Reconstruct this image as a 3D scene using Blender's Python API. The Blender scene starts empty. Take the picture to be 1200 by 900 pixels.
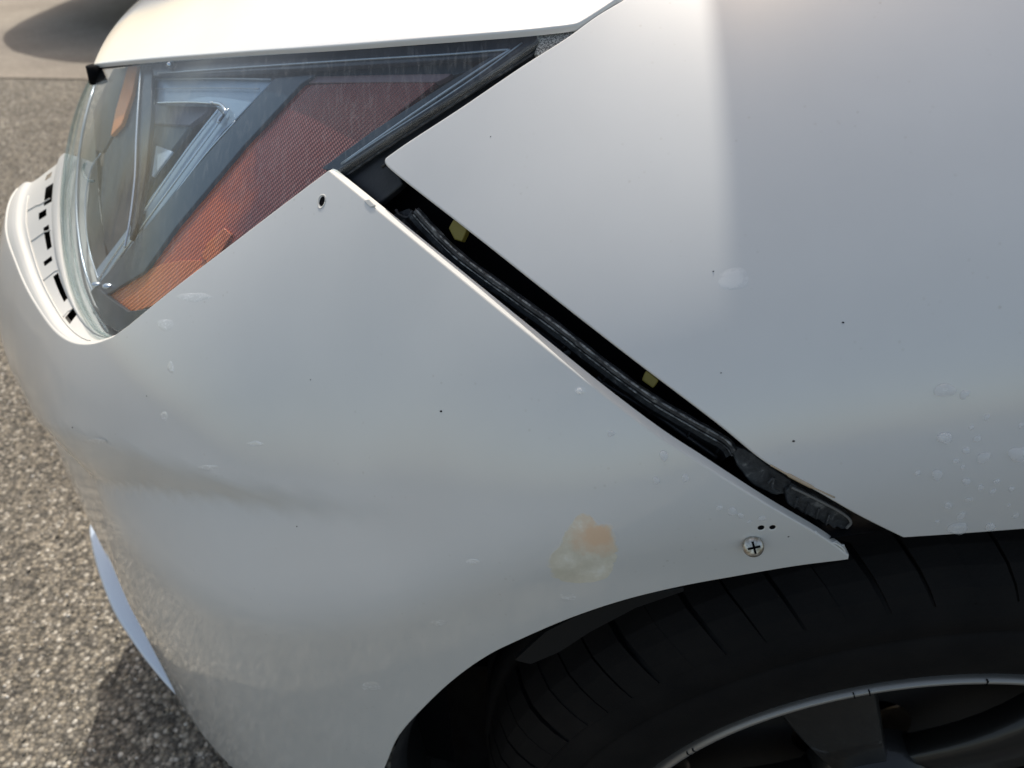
import bpy, bmesh, math, random
import numpy as np
from mathutils import Vector, Matrix
from mathutils.geometry import delaunay_2d_cdt
random.seed(7); rng = np.random.default_rng(7)
S = bpy.context.scene; COL = S.collection
R = math.radians

# ------------------------------------------------------------------ camera
CH, CD, PITCH, FPX = .95, .24, R(38), 867.0
cam = bpy.data.cameras.new('camera'); camo = bpy.data.objects.new('camera', cam); COL.objects.link(camo)
camo.location = (0, -CD, CH); camo.rotation_euler = (R(90) - PITCH, 0, 0)
cam.sensor_width = 36; cam.lens = 36 * FPX / 1200
cam.clip_start = .01; cam.clip_end = 3000
cam.dof.use_dof = True; cam.dof.focus_distance = .40; cam.dof.aperture_fstop = 10
S.camera = camo
# ------------------------------------------------------------------ world and sun
SUN_EL, SUN_AZ = R(57), R(0)          # azimuth measured from +Y towards +X
w = bpy.data.worlds.new('World'); S.world = w; w.use_nodes = True
nt = w.node_tree; bg = nt.nodes['Background']
sky = nt.nodes.new('ShaderNodeTexSky'); sky.sky_type = 'NISHITA'; sky.sun_disc = False
sky.sun_elevation = SUN_EL; sky.sun_rotation = SUN_AZ
sky.dust_density = 2.6; sky.air_density = 1.0; sky.ozone_density = .6
tint = nt.nodes.new('ShaderNodeMix'); tint.data_type = 'RGBA'; tint.blend_type = 'MULTIPLY'; tint.inputs[0].default_value = 1
tint.inputs[7].default_value = (1.12, 1.0, .83, 1); nt.links.new(sky.outputs[0], tint.inputs[6]); nt.links.new(tint.outputs[2], bg.inputs[0]); bg.inputs[1].default_value = .13
sl = bpy.data.lights.new('sun', 'SUN'); sl.energy = 2.15; sl.angle = R(.45); sl.color = (1, .95, .87)
so = bpy.data.objects.new('sun', sl); COL.objects.link(so)
sd = Vector((math.sin(SUN_AZ) * math.cos(SUN_EL), math.cos(SUN_AZ) * math.cos(SUN_EL), math.sin(SUN_EL)))
so.rotation_euler = sd.to_track_quat('Z', 'Y').to_euler()
S.view_settings.view_transform = 'Standard'; S.view_settings.look = 'None'
S.view_settings.exposure = 0.64; S.view_settings.gamma = 1
S.render.engine = 'CYCLES'; S.cycles.max_bounces = 10; S.cycles.transparent_max_bounces = 16

# ------------------------------------------------------------------ tagging helpers
def tag(o, label=None, cat=None, group=None, kind=None):
    if label: o['label'] = label
    if cat: o['category'] = cat
    if group: o['group'] = group
    if kind: o['kind'] = kind
    return o
def empty(name, loc=(0, 0, 0), parent=None):
    o = bpy.data.objects.new(name, None); COL.objects.link(o); o.location = loc
    if parent: o.parent = parent
    return o
def mesh_obj(name, vs, fs, mat, parent=None, normals=None, smooth=True):
    used = sorted({int(i) for f in fs for i in f})
    if len(used) < len(vs):
        mp_ = {o_: n_ for n_, o_ in enumerate(used)}; vs = [vs[i] for i in used]; fs = [[mp_[int(i)] for i in f] for f in fs]
        if normals is not None: normals = [normals[i] for i in used]
    me = bpy.data.meshes.new(name); me.from_pydata([tuple(map(float, v)) for v in vs], [], [tuple(int(i) for i in f) for f in fs])
    if mat: me.materials.append(mat)
    me.polygons.foreach_set('use_smooth', [smooth] * len(me.polygons)); me.update()
    if normals is not None:
        me.normals_split_custom_set_from_vertices([tuple(map(float, n)) for n in normals])
    o = bpy.data.objects.new(name, me); COL.objects.link(o)
    if parent: o.parent = parent
    return o
def bm_obj(name, bm, mat, parent=None, smooth=False):
    me = bpy.data.meshes.new(name); bmesh.ops.recalc_face_normals(bm, faces=bm.faces); bm.to_mesh(me); bm.free()
    if mat: me.materials.append(mat)
    me.polygons.foreach_set('use_smooth', [smooth] * len(me.polygons))
    o = bpy.data.objects.new(name, me); COL.objects.link(o)
    if parent: o.parent = parent
    return o

# ------------------------------------------------------------------ materials
def mat(name, base=(.5, .5, .5), rough=.5, metal=0, spec=.5, coat=0, coat_r=.03, trans=0, ior=1.45):
    m = bpy.data.materials.new(name); m.use_nodes = True
    b = m.node_tree.nodes['Principled BSDF']
    b.inputs['Base Color'].default_value = (*base, 1); b.inputs['Roughness'].default_value = rough
    b.inputs['Metallic'].default_value = metal; b.inputs['Specular IOR Level'].default_value = spec
    b.inputs['Coat Weight'].default_value = coat; b.inputs['Coat Roughness'].default_value = coat_r
    b.inputs['Transmission Weight'].default_value = trans; b.inputs['IOR'].default_value = ior
    return m
def N(m, t, **k):
    n = m.node_tree.nodes.new('ShaderNode' + t)
    for a, v in k.items(): setattr(n, a, v)
    return n
def L(m, a, b): m.node_tree.links.new(a, b)
def P(m): return m.node_tree.nodes['Principled BSDF']
def coords(m, scale=1):
    t = N(m, 'NewGeometry'); mp = N(m, 'Mapping'); mp.inputs['Scale'].default_value = (scale,) * 3 if not hasattr(scale, '__len__') else scale
    L(m, t.outputs['Position'], mp.inputs['Vector']); return mp.outputs[0]
def noise(m, scale, detail=4, rough=.55, vec=None, dist=0):
    n = N(m, 'TexNoise'); n.inputs['Scale'].default_value = scale; n.inputs['Detail'].default_value = detail
    n.inputs['Roughness'].default_value = rough; n.inputs['Distortion'].default_value = dist
    L(m, vec if vec is not None else coords(m), n.inputs['Vector']); return n
def ramp(m, fac, stops):
    r = N(m, 'ValToRGB'); e = r.color_ramp.elements
    while len(e) < len(stops): e.new(.5)
    for i, (p, c) in enumerate(stops): e[i].position = p; e[i].color = (*c, 1) if len(c) == 3 else c
    L(m, fac, r.inputs[0]); return r
def bump(m, h, strength=.3, dist=.001, nrm=None):
    b = N(m, 'Bump'); b.inputs['Strength'].default_value = strength; b.inputs['Distance'].default_value = dist
    L(m, h, b.inputs['Height'])
    if nrm: L(m, nrm, b.inputs['Normal'])
    return b.outputs[0]
def mixc(m, fac, a, b, mode='MIX'):
    x = N(m, 'Mix', data_type='RGBA', blend_type=mode)
    if isinstance(fac, (int, float)): x.inputs[0].default_value = fac
    else: L(m, fac, x.inputs[0])
    for k, v in ((6, a), (7, b)):
        if isinstance(v, tuple): x.inputs[k].default_value = (*v, 1)
        else: L(m, v, x.inputs[k])
    return x.outputs[2]
def mth(m, op, a, b=0, c=None):
    x = N(m, 'Math', operation=op)
    for i, v in enumerate((a, b, c)):
        if v is None: continue
        if isinstance(v, (int, float)): x.inputs[i].default_value = v
        else: L(m, v, x.inputs[i])
    return x.outputs[0]

def make_paint(name, base, ior=2.0):
    m = mat(name, base, .42, 0, .5, 1, .035); P(m).inputs['Coat IOR'].default_value = 1.7
    n1 = noise(m, 9, 5); d1 = ramp(m, n1.outputs[0], [(.35, base), (.75, tuple(c * .93 for c in base))])
    # fine road dust: tiny pale and dark flecks
    v = N(m, 'TexVoronoi'); v.inputs['Scale'].default_value = 160; L(m, coords(m), v.inputs['Vector'])
    n2 = noise(m, 22, 3); fl = ramp(m, v.outputs['Distance'], [(.06, (1, 1, 1)), (.16, (0, 0, 0))])
    msk = ramp(m, n2.outputs[0], [(.52, (0, 0, 0)), (.66, (1, 1, 1))])
    f = mth(m, 'MULTIPLY', fl.outputs[0], msk.outputs[0]); f = mth(m, 'MULTIPLY', f, .55)
    c = mixc(m, f, d1.outputs[0], (.50, .48, .43)); L(m, c, P(m).inputs['Base Color'])
    n3 = noise(m, 35, 6, .7); rr = ramp(m, n3.outputs[0], [(.4, (.022,) * 3), (.8, (.055,) * 3)])
    L(m, rr.outputs[0], P(m).inputs['Coat Roughness'])
    n4 = noise(m, 900, 2); L(m, bump(m, n4.outputs[0], .05, .0003), P(m).inputs['Coat Normal'])
    return m
PAINT = make_paint('white_paint', (.68, .68, .665))
PAINT_B = make_paint('bumper_paint', (.68, .68, .655))
PAINT_H = make_paint('hood_paint', (.68, .68, .665), 1.5)
RAWW = mat('bumper_plastic_edge', (.66, .65, .61), .5)
BLACK = mat('black_plastic', (.012, .013, .015), .45)
n = noise(BLACK, 60, 5); L(BLACK, ramp(BLACK, n.outputs[0], [(.3, (.007, .008, .010)), (.75, (.024, .026, .030))]).outputs[0], P(BLACK).inputs['Base Color'])
L(BLACK, bump(BLACK, noise(BLACK, 700, 3).outputs[0], .25, .0006), P(BLACK).inputs['Normal'])
DUSTY = mat('dusty_rubber', (.03, .03, .03), .55)
n = noise(DUSTY, 110, 6, .7, dist=1.0); L(DUSTY, ramp(DUSTY, n.outputs[0], [(.40, (.018, .020, .023)), (.58, (.05, .054, .058)), (.76, (.26, .26, .25))]).outputs[0], P(DUSTY).inputs['Base Color'])
L(DUSTY, bump(DUSTY, noise(DUSTY, 420, 5).outputs[0], .5, .001), P(DUSTY).inputs['Normal'])
SPECK = mat('speckled_trim', (.3, .3, .29), .6)
n = noise(SPECK, 1300, 2); L(SPECK, ramp(SPECK, n.outputs[0], [(.42, (.10, .10, .10)), (.6, (.45, .45, .42))]).outputs[0], P(SPECK).inputs['Base Color'])
RUBBER = mat('tyre_rubber', (.006, .006, .0065), .75, spec=.2)
n = noise(RUBBER, 28, 5); L(RUBBER, ramp(RUBBER, n.outputs[0], [(.3, (.0035, .0035, .004)), (.8, (.010, .009, .0085))]).outputs[0], P(RUBBER).inputs['Base Color'])
L(RUBBER, bump(RUBBER, noise(RUBBER, 500, 3).outputs[0], .3, .0006), P(RUBBER).inputs['Normal'])
ALLOY = mat('machined_alloy', (.30, .29, .27), .42, .6)
DALLOY = mat('dark_alloy', (.014, .014, .0135), .4, .25, coat=.4)
CHROME = mat('reflector_chrome', (.70, .75, .80), .16, 1)
SATIN = mat('satin_silver', (.42, .47, .52), .28, .55)
HOUSE = mat('housing_dark', (.035, .048, .060), .35)
n = noise(HOUSE, 30, 5, vec=coords(HOUSE, (1, 1, .25))); L(HOUSE, ramp(HOUSE, n.outputs[0], [(.3, (.02, .03, .04)), (.75, (.055, .07, .085))]).outputs[0], P(HOUSE).inputs['Base Color'])
BEZEL = mat('bezel_blue_grey', (.03, .055, .08), .35, .1)
ORANGE = mat('orange_plastic', (.85, .27, .05), .35)
BROWN = mat('brown_inner', (.05, .03, .02), .4)
YELLOW = mat('yellow_clip', (.30, .24, .05), .5)
STEEL = mat('zinc_steel', (.52, .49, .44), .33, .85)
L(STEEL, ramp(STEEL, noise(STEEL, 500, 4).outputs[0], [(.35, (.30, .26, .20)), (.65, (.62, .60, .55))]).outputs[0], P(STEEL).inputs['Base Color'])
VOID = mat('deep_black', (.003, .003, .004), .8, spec=.1)

def make_amber(name, lo, hi, lo2, hi2):
    m = mat(name, (.4, .1, .07), .25, 0, coat=.6)
    sx = N(m, 'SeparateXYZ'); L(m, coords(m), sx.inputs[0]); X, Z = sx.outputs[0], sx.outputs[2]
    u = mth(m, 'MULTIPLY', mth(m, 'ADD', X, mth(m, 'MULTIPLY', Z, .9)), 3000); v = mth(m, 'MULTIPLY', mth(m, 'SUBTRACT', mth(m, 'MULTIPLY', X, .8), Z), 3000)
    w_ = mth(m, 'ADD', mth(m, 'SINE', u), mth(m, 'MULTIPLY', mth(m, 'SINE', v), 1)); w_ = mth(m, 'MULTIPLY', mth(m, 'ADD', w_, 2), .25)
    nn = noise(m, 26, 5, .6)
    f = mth(m, 'ADD', mth(m, 'MULTIPLY', mth(m, 'SUBTRACT', -.163, X), 24), mth(m, 'MULTIPLY', mth(m, 'SUBTRACT', nn.outputs[0], .5), 1.5))  # sunlit orange blended into the colour towards the lower left
    a = ramp(m, w_, [(.25, lo), (.85, hi)]).outputs[0]; b_ = ramp(m, w_, [(.25, lo2), (.85, hi2)]).outputs[0]
    L(m, mixc(m, ramp(m, f, [(.1, (0, 0, 0)), (.75, (1, 1, 1))]).outputs[0], a, b_), P(m).inputs['Base Color'])
    L(m, bump(m, w_, .7, .0012), P(m).inputs['Normal']); return m
AMBER = make_amber('amber_reflector', (.15, .024, .017), (.29, .05, .036), (.36, .045, .01), (.90, .17, .02))
AMBER_SUNLIT = make_amber('amber_sunlit', (.33, .045, .014), (.62, .12, .03), (.55, .08, .01), (1.0, .27, .04))  # same amber as if in sun: the sunlight is put into the colour
def make_lens(name, tint, haze, hcol=(.75, .78, .8)):
    m = bpy.data.materials.new(name); m.use_nodes = True; t = m.node_tree
    for x in list(t.nodes): t.nodes.remove(x)
    out = N(m, 'OutputMaterial'); tr = N(m, 'BsdfTransparent'); gl = N(m, 'BsdfGlossy'); df = N(m, 'BsdfDiffuse')
    tr.inputs[0].default_value = (*tint, 1); gl.inputs['Roughness'].default_value = .02; df.inputs[0].default_value = (*hcol, 1)
    fr0 = N(m, 'Fresnel'); fr0.inputs[0].default_value = 1.42; gb_ = N(m, 'NewGeometry'); fr = N(m, 'Math', operation='MULTIPLY'); L(m, fr0.outputs[0], fr.inputs[0]); L(m, mth(m, 'SUBTRACT', 1, gb_.outputs['Backfacing']), fr.inputs[1])
    n = noise(m, 40, 6, .65); hz = ramp(m, n.outputs[0], [(.4, (haze,) * 3), (.8, (haze * 2.2,) * 3)])
    a = N(m, 'MixShader'); L(m, hz.outputs[0], a.inputs[0]); L(m, tr.outputs[0], a.inputs[1]); L(m, df.outputs[0], a.inputs[2])
    b = N(m, 'MixShader'); L(m, fr.outputs[0], b.inputs[0]); L(m, a.outputs[0], b.inputs[1]); L(m, gl.outputs[0], b.inputs[2])
    if 'lens' in name:
        ns = noise(m, 26, 7, .7, vec=coords(m, (3.2, 1, .35)), dist=.8); L(m, bump(m, ns.outputs[0], .12, .002), gl.inputs['Normal'])
        st = noise(m, 60, 6, .7, vec=coords(m, (4, 1, .25)), dist=1.4); sr = ramp(m, st.outputs[0], [(.50, (0, 0, 0)), (.70, (.07,) * 3)])  # pale diffuse streaks painted in for reflections on the lens
        L(m, mth(m, 'ADD', hz.outputs[0], sr.outputs[0]), a.inputs[0])
    L(m, b.outputs[0], out.inputs[0]); return m
WATER = make_lens('water', (1, 1, 1), .17, (.95, .96, .97))
LENS = make_lens('clear_lens', (.84, .90, .94), .016)
LENS2 = make_lens('lens_wall', (.80, .84, .82), .10)

# ------------------------------------------------------------------ the car's side as one mathematical surface
Q = np.array([.3, .9])
ctl = np.array([(3.6, .02), (2.6, -.005), (1.6, -.01), (.9, -.006), (.5, 0), (.25, 0), (.1, .001), (0, .006), (-.08, .016), (-.15, .034), (-.22, .064), (-.285, .108),
                (-.345, .163), (-.40, .229), (-.452, .292), (-.500, .354), (-.533, .432), (-.548, .53), (-.553, .66), (-.555, .80), (-.555, .90)])
def catmull(p, n=16):
    p = np.asarray(p, float)
    if len(p) < 3: return np.array([p[0] + (p[-1] - p[0]) * t for t in np.linspace(0, 1, n + 1)])
    q = np.vstack([2 * p[0] - p[1], p, 2 * p[-1] - p[-2]]); out = []
    for i in range(1, len(q) - 2):
        for t in np.arange(n) / n:
            out.append(.5 * (2 * q[i] + (q[i + 1] - q[i - 1]) * t + (2 * q[i - 1] - 5 * q[i] + 4 * q[i + 1] - q[i + 2]) * t * t + (3 * q[i] - q[i - 1] - 3 * q[i + 1] + q[i + 2]) * t ** 3))
    out.append(p[-1]); return np.array(out)
plan = catmull(ctl, 160)
pv = plan - Q
phi_t = np.unwrap(np.arctan2(pv[:, 1], pv[:, 0]) % (2 * math.pi))[::-1]     # increasing with x
r_t = np.hypot(pv[:, 0], pv[:, 1])[::-1]; px_t = plan[::-1]
seg = np.r_[0, np.cumsum(np.hypot(*np.diff(px_t, axis=0).T))]
s0 = np.interp(0, px_t[:, 0], seg); s_t = seg - s0                            # s = 0 at x = 0, grows towards the rear
tx = np.gradient(px_t, axis=0); tx /= np.linalg.norm(tx, axis=1)[:, None]
nx_ = np.stack([tx[:, 1], -tx[:, 0]], 1)                                      # outward
rad = (px_t - Q) / np.linalg.norm(px_t - Q, axis=1)[:, None]
cos_t = np.maximum(.25, (nx_ * rad).sum(1))
if phi_t[0] > phi_t[-1]: raise SystemExit('phi order')
def sstep(a, b, x):
    t = min(1, max(0, (x - a) / (b - a))); return t * t * (3 - 2 * t)
def s_of_x(x): return float(np.interp(x, px_t[:, 0], s_t))
OFFX = None
ZC_S = np.linspace(-.6, 1.2, 400)
_zs = [-.6, -.4, -.25, -.16, -.087, -.03, .017, .065, .113, .17, .232, .35, .5, .9, 1.2]; _k = np.exp(-np.linspace(-2, 2, 31) ** 2); _k /= _k.sum()
def _sm(v): w_ = np.interp(ZC_S, _zs, v); return np.convolve(np.pad(w_, 15, mode='edge'), _k, 'valid')
ZC_Z = _sm([.545, .548, .556, .572, .604, .644, .677, .699, .716, .729, .739, .745, .740, .72, .72])
ZC_T = _sm([.5, .5, .5, .5, .5, .46, .435, .41, .39, .375, .36, .36, .36, .36, .36])
CR_A = ([-.9, -.6, -.529, -.45, -.381, -.32, -.257, -.183, -.106, -.04], [.47, .495, .514, .555, .588, .605, .614, .621, .636, .650])
CR_B = ([-.9, -.6, -.5, -.41, -.377, -.296, -.215, -.149, -.093, -.04], [.43, .458, .484, .515, .531, .572, .600, .614, .629, .646])
def g(s, z):
    # nose: leans back smoothly; wheel arch: a shoulder whose slope sets in along an arched line over the wheel
    wn = 1 - sstep(-.46, -.08, s)
    vn = 2.2 * (z - .505) ** 2 if z > .505 else 0
    va = 0
    if wn < 1:
        zc = float(np.interp(s, ZC_S, ZC_Z)); sc = float(np.interp(s, ZC_S, ZC_T)); q = sstep(-.14, .08, s); st = 1.1 + .6 * q; p = 2.6 - 1.0 * q; W = .055
        x = (z - zc + W) / W
        if x > 0: va = sc * W * ((x ** 3 - x ** 4 / 2) if x < 1 else (.5 + x - 1))
        if z > zc: H = .88 - zc; va += (st - sc) * H / (p + 1) * ((z - zc) / H) ** (p + 1)
    v = vn * wn + va * (1 - wn)
    # bumper crease: an undercut wedge that fades out towards the wheel
    if s < -.04 and z < .70:
        zA = float(np.interp(s, CR_A[0], CR_A[1])); zB = float(np.interp(s, CR_B[0], CR_B[1])); a = .020 * (1 - sstep(-.40, -.05, s)) * (.35 + .65 * sstep(-.62, -.40, s))
        if z >= zB: v += a * min(1, max(0, (zA - z) / (zA - zB))) ** 1.1
        elif z > zB - .16: v += a * (1 - sstep(zB, zB - .16, z)) if False else a * (1 - (zB - z) / .16) ** 1.5
    return v
def sstep_rev(*a): return sstep(*a)
def surf_R(phi, z, off=0):
    r = float(np.interp(phi, phi_t, r_t)); c = float(np.interp(phi, phi_t, cos_t)); s = float(np.interp(phi, phi_t, s_t))
    return r - (g(s, z) + off + (OFFX(s, z) if OFFX else 0)) / c
def pt(s, z, off=0):
    phi = float(np.interp(s, s_t, phi_t)); r = surf_R(phi, z, off)
    return np.array([Q[0] + r * math.cos(phi), Q[1] + r * math.sin(phi), z])
def nrm(s, z):
    a = pt(s + .004, z) - pt(s - .004, z); b = pt(s, z + .003) - pt(s, z - .003)
    n = np.cross(a, b); return n / np.linalg.norm(n)
FW = np.array([0, math.cos(PITCH), -math.sin(PITCH)]); UP = np.array([0, math.sin(PITCH), math.cos(PITCH)]); CAM = np.array([0, -CD, CH])
def ray(x, y): return FW + np.array([1, 0, 0]) * (x - 600) / FPX - UP * (y - 450) / FPX
def Ff(p, off):
    d = p[:2] - Q; phi = math.atan2(d[1], d[0]) % (2 * math.pi)
    if phi > phi_t[-1]: phi -= 0
    return math.hypot(*d) - surf_R(phi, p[2], off)
# measured sight line -> point on the body side (or on a layer 'off' metres inside it)
def sz(x, y, off=0):
    d = ray(x, y); prev = None; best = (9, .5)
    for t in np.arange(.16, 1.6, .01):
        p = CAM + d * t
        if p[2] < .05: break
        f = Ff(p, off)
        if f < best[0]: best = (f, t)
        if f <= 0:
            a, b = t - .01, t
            for _ in range(22):
                c = (a + b) / 2
                if Ff(CAM + d * c, off) > 0: a = c
                else: b = c
            best = (0, b); break
    p = CAM + d * best[1]; q = p[:2] - Q; phi = math.atan2(q[1], q[0]) % (2 * math.pi)
    return float(np.interp(phi, phi_t, s_t)), float(p[2])
def at(x, y, off=0):
    s, z = sz(x, y, off); return pt(s, z, off)
def pxs(pts, n=6, off=0):                  # smooth pixel curve -> list of (s,z)
    return [sz(a, b, off) for a, b in catmull(pts, n)]

def resample(poly, step):
    out = []
    for i in range(len(poly)):
        a, b = np.array(poly[i]), np.array(poly[(i + 1) % len(poly)]); L_ = np.linalg.norm(b - a)
        if L_ < 1e-5: continue
        k = max(1, int(math.ceil(L_ / step)))
        for j in range(k): out.append(tuple(a + (b - a) * j / k))
    return out
def area2(p): return sum(p[i][0] * p[(i + 1) % len(p)][1] - p[(i + 1) % len(p)][0] * p[i][1] for i in range(len(p)))
def inside(p, poly):
    x, y = p; c = False; n = len(poly)
    for i in range(n):
        x1, y1 = poly[i]; x2, y2 = poly[(i + 1) % n]
        if (y1 > y) != (y2 > y) and x < (x2 - x1) * (y - y1) / (y2 - y1) + x1: c = not c
    return c
def sheet(name, poly, m, parent, off=0, grid=.008, step=.005, lip=.004, rnd=.0012, holes=(), wrinkle=None, edge_mat=None, flare=0):
    """panel cut out of the body surface, with rolled edges of depth lip"""
    poly = resample(poly, step)
    if area2(poly) < 0: poly = poly[::-1]
    loops = [poly] + [h[::-1] if area2(h) > 0 else list(h) for h in holes]
    vs = []; edges = []
    for lp in loops:
        b = len(vs); vs += lp; edges += [(b + i, b + (i + 1) % len(lp)) for i in range(len(lp))]
    nb = len(vs); P_ = np.array(poly)
    x0, y0 = P_.min(0); x1, y1 = P_.max(0)
    BX = P_; BX2 = np.roll(P_, -1, 0)
    gx = np.arange(x0 + grid / 2, x1, grid); gy = np.arange(y0 + grid / 2, y1, grid)
    G = np.array([(a + (j % 2) * grid / 2, b) for j, b in enumerate(gy) for a in gx])
    if len(G):
        ins = np.zeros(len(G), bool); dmin = np.full(len(G), 9.)
        for (ax, ay), (bx, by) in zip(BX, BX2):
            if ay != by:
                cnd = ((ay > G[:, 1]) != (by > G[:, 1])) & (G[:, 0] < (bx - ax) * (G[:, 1] - ay) / (by - ay) + ax); ins ^= cnd
            dmin = np.minimum(dmin, np.hypot(G[:, 0] - ax, G[:, 1] - ay))
        ok = ins & (dmin > grid * .5)
        for h in holes:
            hc = np.mean(h, 0); hr = max(np.hypot(*(np.array(h) - hc).T)); ok &= np.hypot(G[:, 0] - hc[0], G[:, 1] - hc[1]) > hr + grid * .35
        vs = vs + [tuple(v) for v in G[ok]]
    res = delaunay_2d_cdt([Vector(v) for v in vs], edges, [list(range(len(poly)))], 1, 1e-7)
    ov, of = res[0], res[2]; keep = []
    for f in of:
        c = sum((Vector(ov[i]) for i in f), Vector((0, 0))) / len(f)
        if any(inside((c.x, c.y), h) for h in holes): continue
        keep.append(list(f))
    V = []; NN = []
    for v in ov:
        p = pt(v[0], v[1], off); n = nrm(v[0], v[1])
        if wrinkle: p = p + n * wrinkle(v[0], v[1])
        V.append(p); NN.append(n)
    F_ = []
    for f in keep:
        a, b, c = V[f[0]], V[f[1]], V[f[2]]
        if np.dot(np.cross(b - a, c - a), NN[f[0]]) < 0: f = f[::-1]
        F_.append(f)
    nmain = len(F_)
    if lip > 0:
        for lp in loops:
            n_ = len(lp); pp = np.array([pt(a, b, off) for a, b in lp]); nn = np.array([nrm(a, b) for a, b in lp])
            if wrinkle: pp = pp + nn * np.array([wrinkle(a, b) for a, b in lp])[:, None]
            tg = np.roll(pp, -1, 0) - np.roll(pp, 1, 0); tg /= np.linalg.norm(tg, axis=1)[:, None] + 1e-12
            o = np.cross(tg, nn); o /= np.linalg.norm(o, axis=1)[:, None] + 1e-12
            prev = None
            for j, (du, dn, th) in enumerate([(0, 0, 0), (.5, .134, 30), (.866, .5, 60), (1, 1, 90), (1, 1 + lip / rnd, 90)]):
                base = len(V); th = R(th)
                for i in range(n_):
                    fl = flare * sstep(.15, .5, o[i][2]) if lp is loops[0] else 0; fl *= sstep(-.58, -.45, lp[i][0]) * (1 - sstep(.08, .15, lp[i][0])) if flare else 0
                    t_ = th * (1 - .40 * fl); ex = fl * lip * .52 if dn > 1.01 else 0; dn_ = dn if dn <= 1.01 else 1 + (lip / rnd) * (1 - .3 * fl)
                    V.append(pp[i] + o[i] * (du * rnd + ex) - nn[i] * dn_ * rnd); NN.append(nn[i] * math.cos(t_) + o[i] * math.sin(t_))
                if prev is not None:
                    for i in range(n_):
                        k = (i + 1) % n_; f = [prev + i, base + i, base + k, prev + k]
                        a, b, c = V[f[0]], V[f[1]], V[f[2]]
                        if np.dot(np.cross(b - a, c - a), NN[f[1]]) < 0: f = f[::-1]
                        F_.append(f)
                prev = base
    ob = mesh_obj(name, V, F_, m, parent, NN)
    if edge_mat:
        ob.data.materials.append(edge_mat)
        for i, p in enumerate(ob.data.polygons):
            if i >= nmain: p.material_index = 1
    return ob
def pxsheet(name, pts, m, parent, off=0, n=5, corners=True, **k):
    """panel piece outlined by straight or smooth sight lines on a layer 'off' inside the body"""
    poly = []
    if corners:
        for i in range(len(pts)):
            a, b = np.array(pts[i], float), np.array(pts[(i + 1) % len(pts)], float)
            for j in range(n): q = a + (b - a) * j / n; poly.append(sz(q[0], q[1], off))
    else:
        c = catmull(list(pts) + [pts[0]], n)[:-1]; poly = [sz(a, b, off) for a, b in c]
    return sheet(name, poly, m, parent, off=off, **k)
def tube(name, P3, rad_, m, parent, nseg=8, flat=1.0, cap=True):
    P3 = np.asarray(P3, float); n_ = len(P3); rr = np.full(n_, rad_) if np.isscalar(rad_) else np.asarray(rad_)
    tg = np.gradient(P3, axis=0); tg /= np.linalg.norm(tg, axis=1)[:, None] + 1e-12
    up = np.array([0, -1, .3]); V = []; F_ = []
    for i in range(n_):
        a = np.cross(tg[i], up); a /= np.linalg.norm(a) + 1e-12; b = np.cross(a, tg[i])
        for k in range(nseg):
            th = 2 * math.pi * k / nseg; V.append(P3[i] + rr[i] * (a * math.cos(th) + b * math.sin(th) * flat))
    for i in range(n_ - 1):
        for k in range(nseg):
            k2 = (k + 1) % nseg; F_.append([i * nseg + k, i * nseg + k2, (i + 1) * nseg + k2, (i + 1) * nseg + k])
    if cap: F_ += [list(range(nseg))[::-1], [(n_ - 1) * nseg + k for k in range(nseg)]]
    return mesh_obj(name, V, F_, m, parent)
def pxtube(name, pts, r_, m, parent, off=0, n=6, **k):
    c = catmull(pts, n); return tube(name, [at(a, b, off) for a, b in c], r_, m, parent, **k)
def ribbon(name, rows, m, parent, smooth=True, mask=None):
    """rows: list of equally long lists of points"""
    nr, nc = len(rows), len(rows[0]); V = [p for r_ in rows for p in r_]; F_ = []
    for i in range(nr - 1):
        for j in range(nc - 1):
            if mask and mask(i, j): continue
            F_.append([i * nc + j, (i + 1) * nc + j, (i + 1) * nc + j + 1, i * nc + j + 1])
    return mesh_obj(name, V, F_, m, parent, smooth=smooth)
def lathe(name, prof, cx, cz, m, parent, n=160, closed=False, a0=0, a1=2 * math.pi, cy=0):
    """prof: list of (radius, y)"""
    V = []; F_ = []; k = len(prof); full = abs(a1 - a0 - 2 * math.pi) < 1e-6
    cnt = n if full else n + 1
    for i in range(cnt):
        a = a0 + (a1 - a0) * i / n
        for r_, y in prof: V.append((cx + r_ * math.cos(a), cy + y, cz + r_ * math.sin(a)))
    for i in range(n):
        i2 = (i + 1) % cnt
        for j in range(k - 1): F_.append([i * k + j, i2 * k + j, i2 * k + j + 1, i * k + j + 1])
    return mesh_obj(name, V, F_, m, parent)

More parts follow.
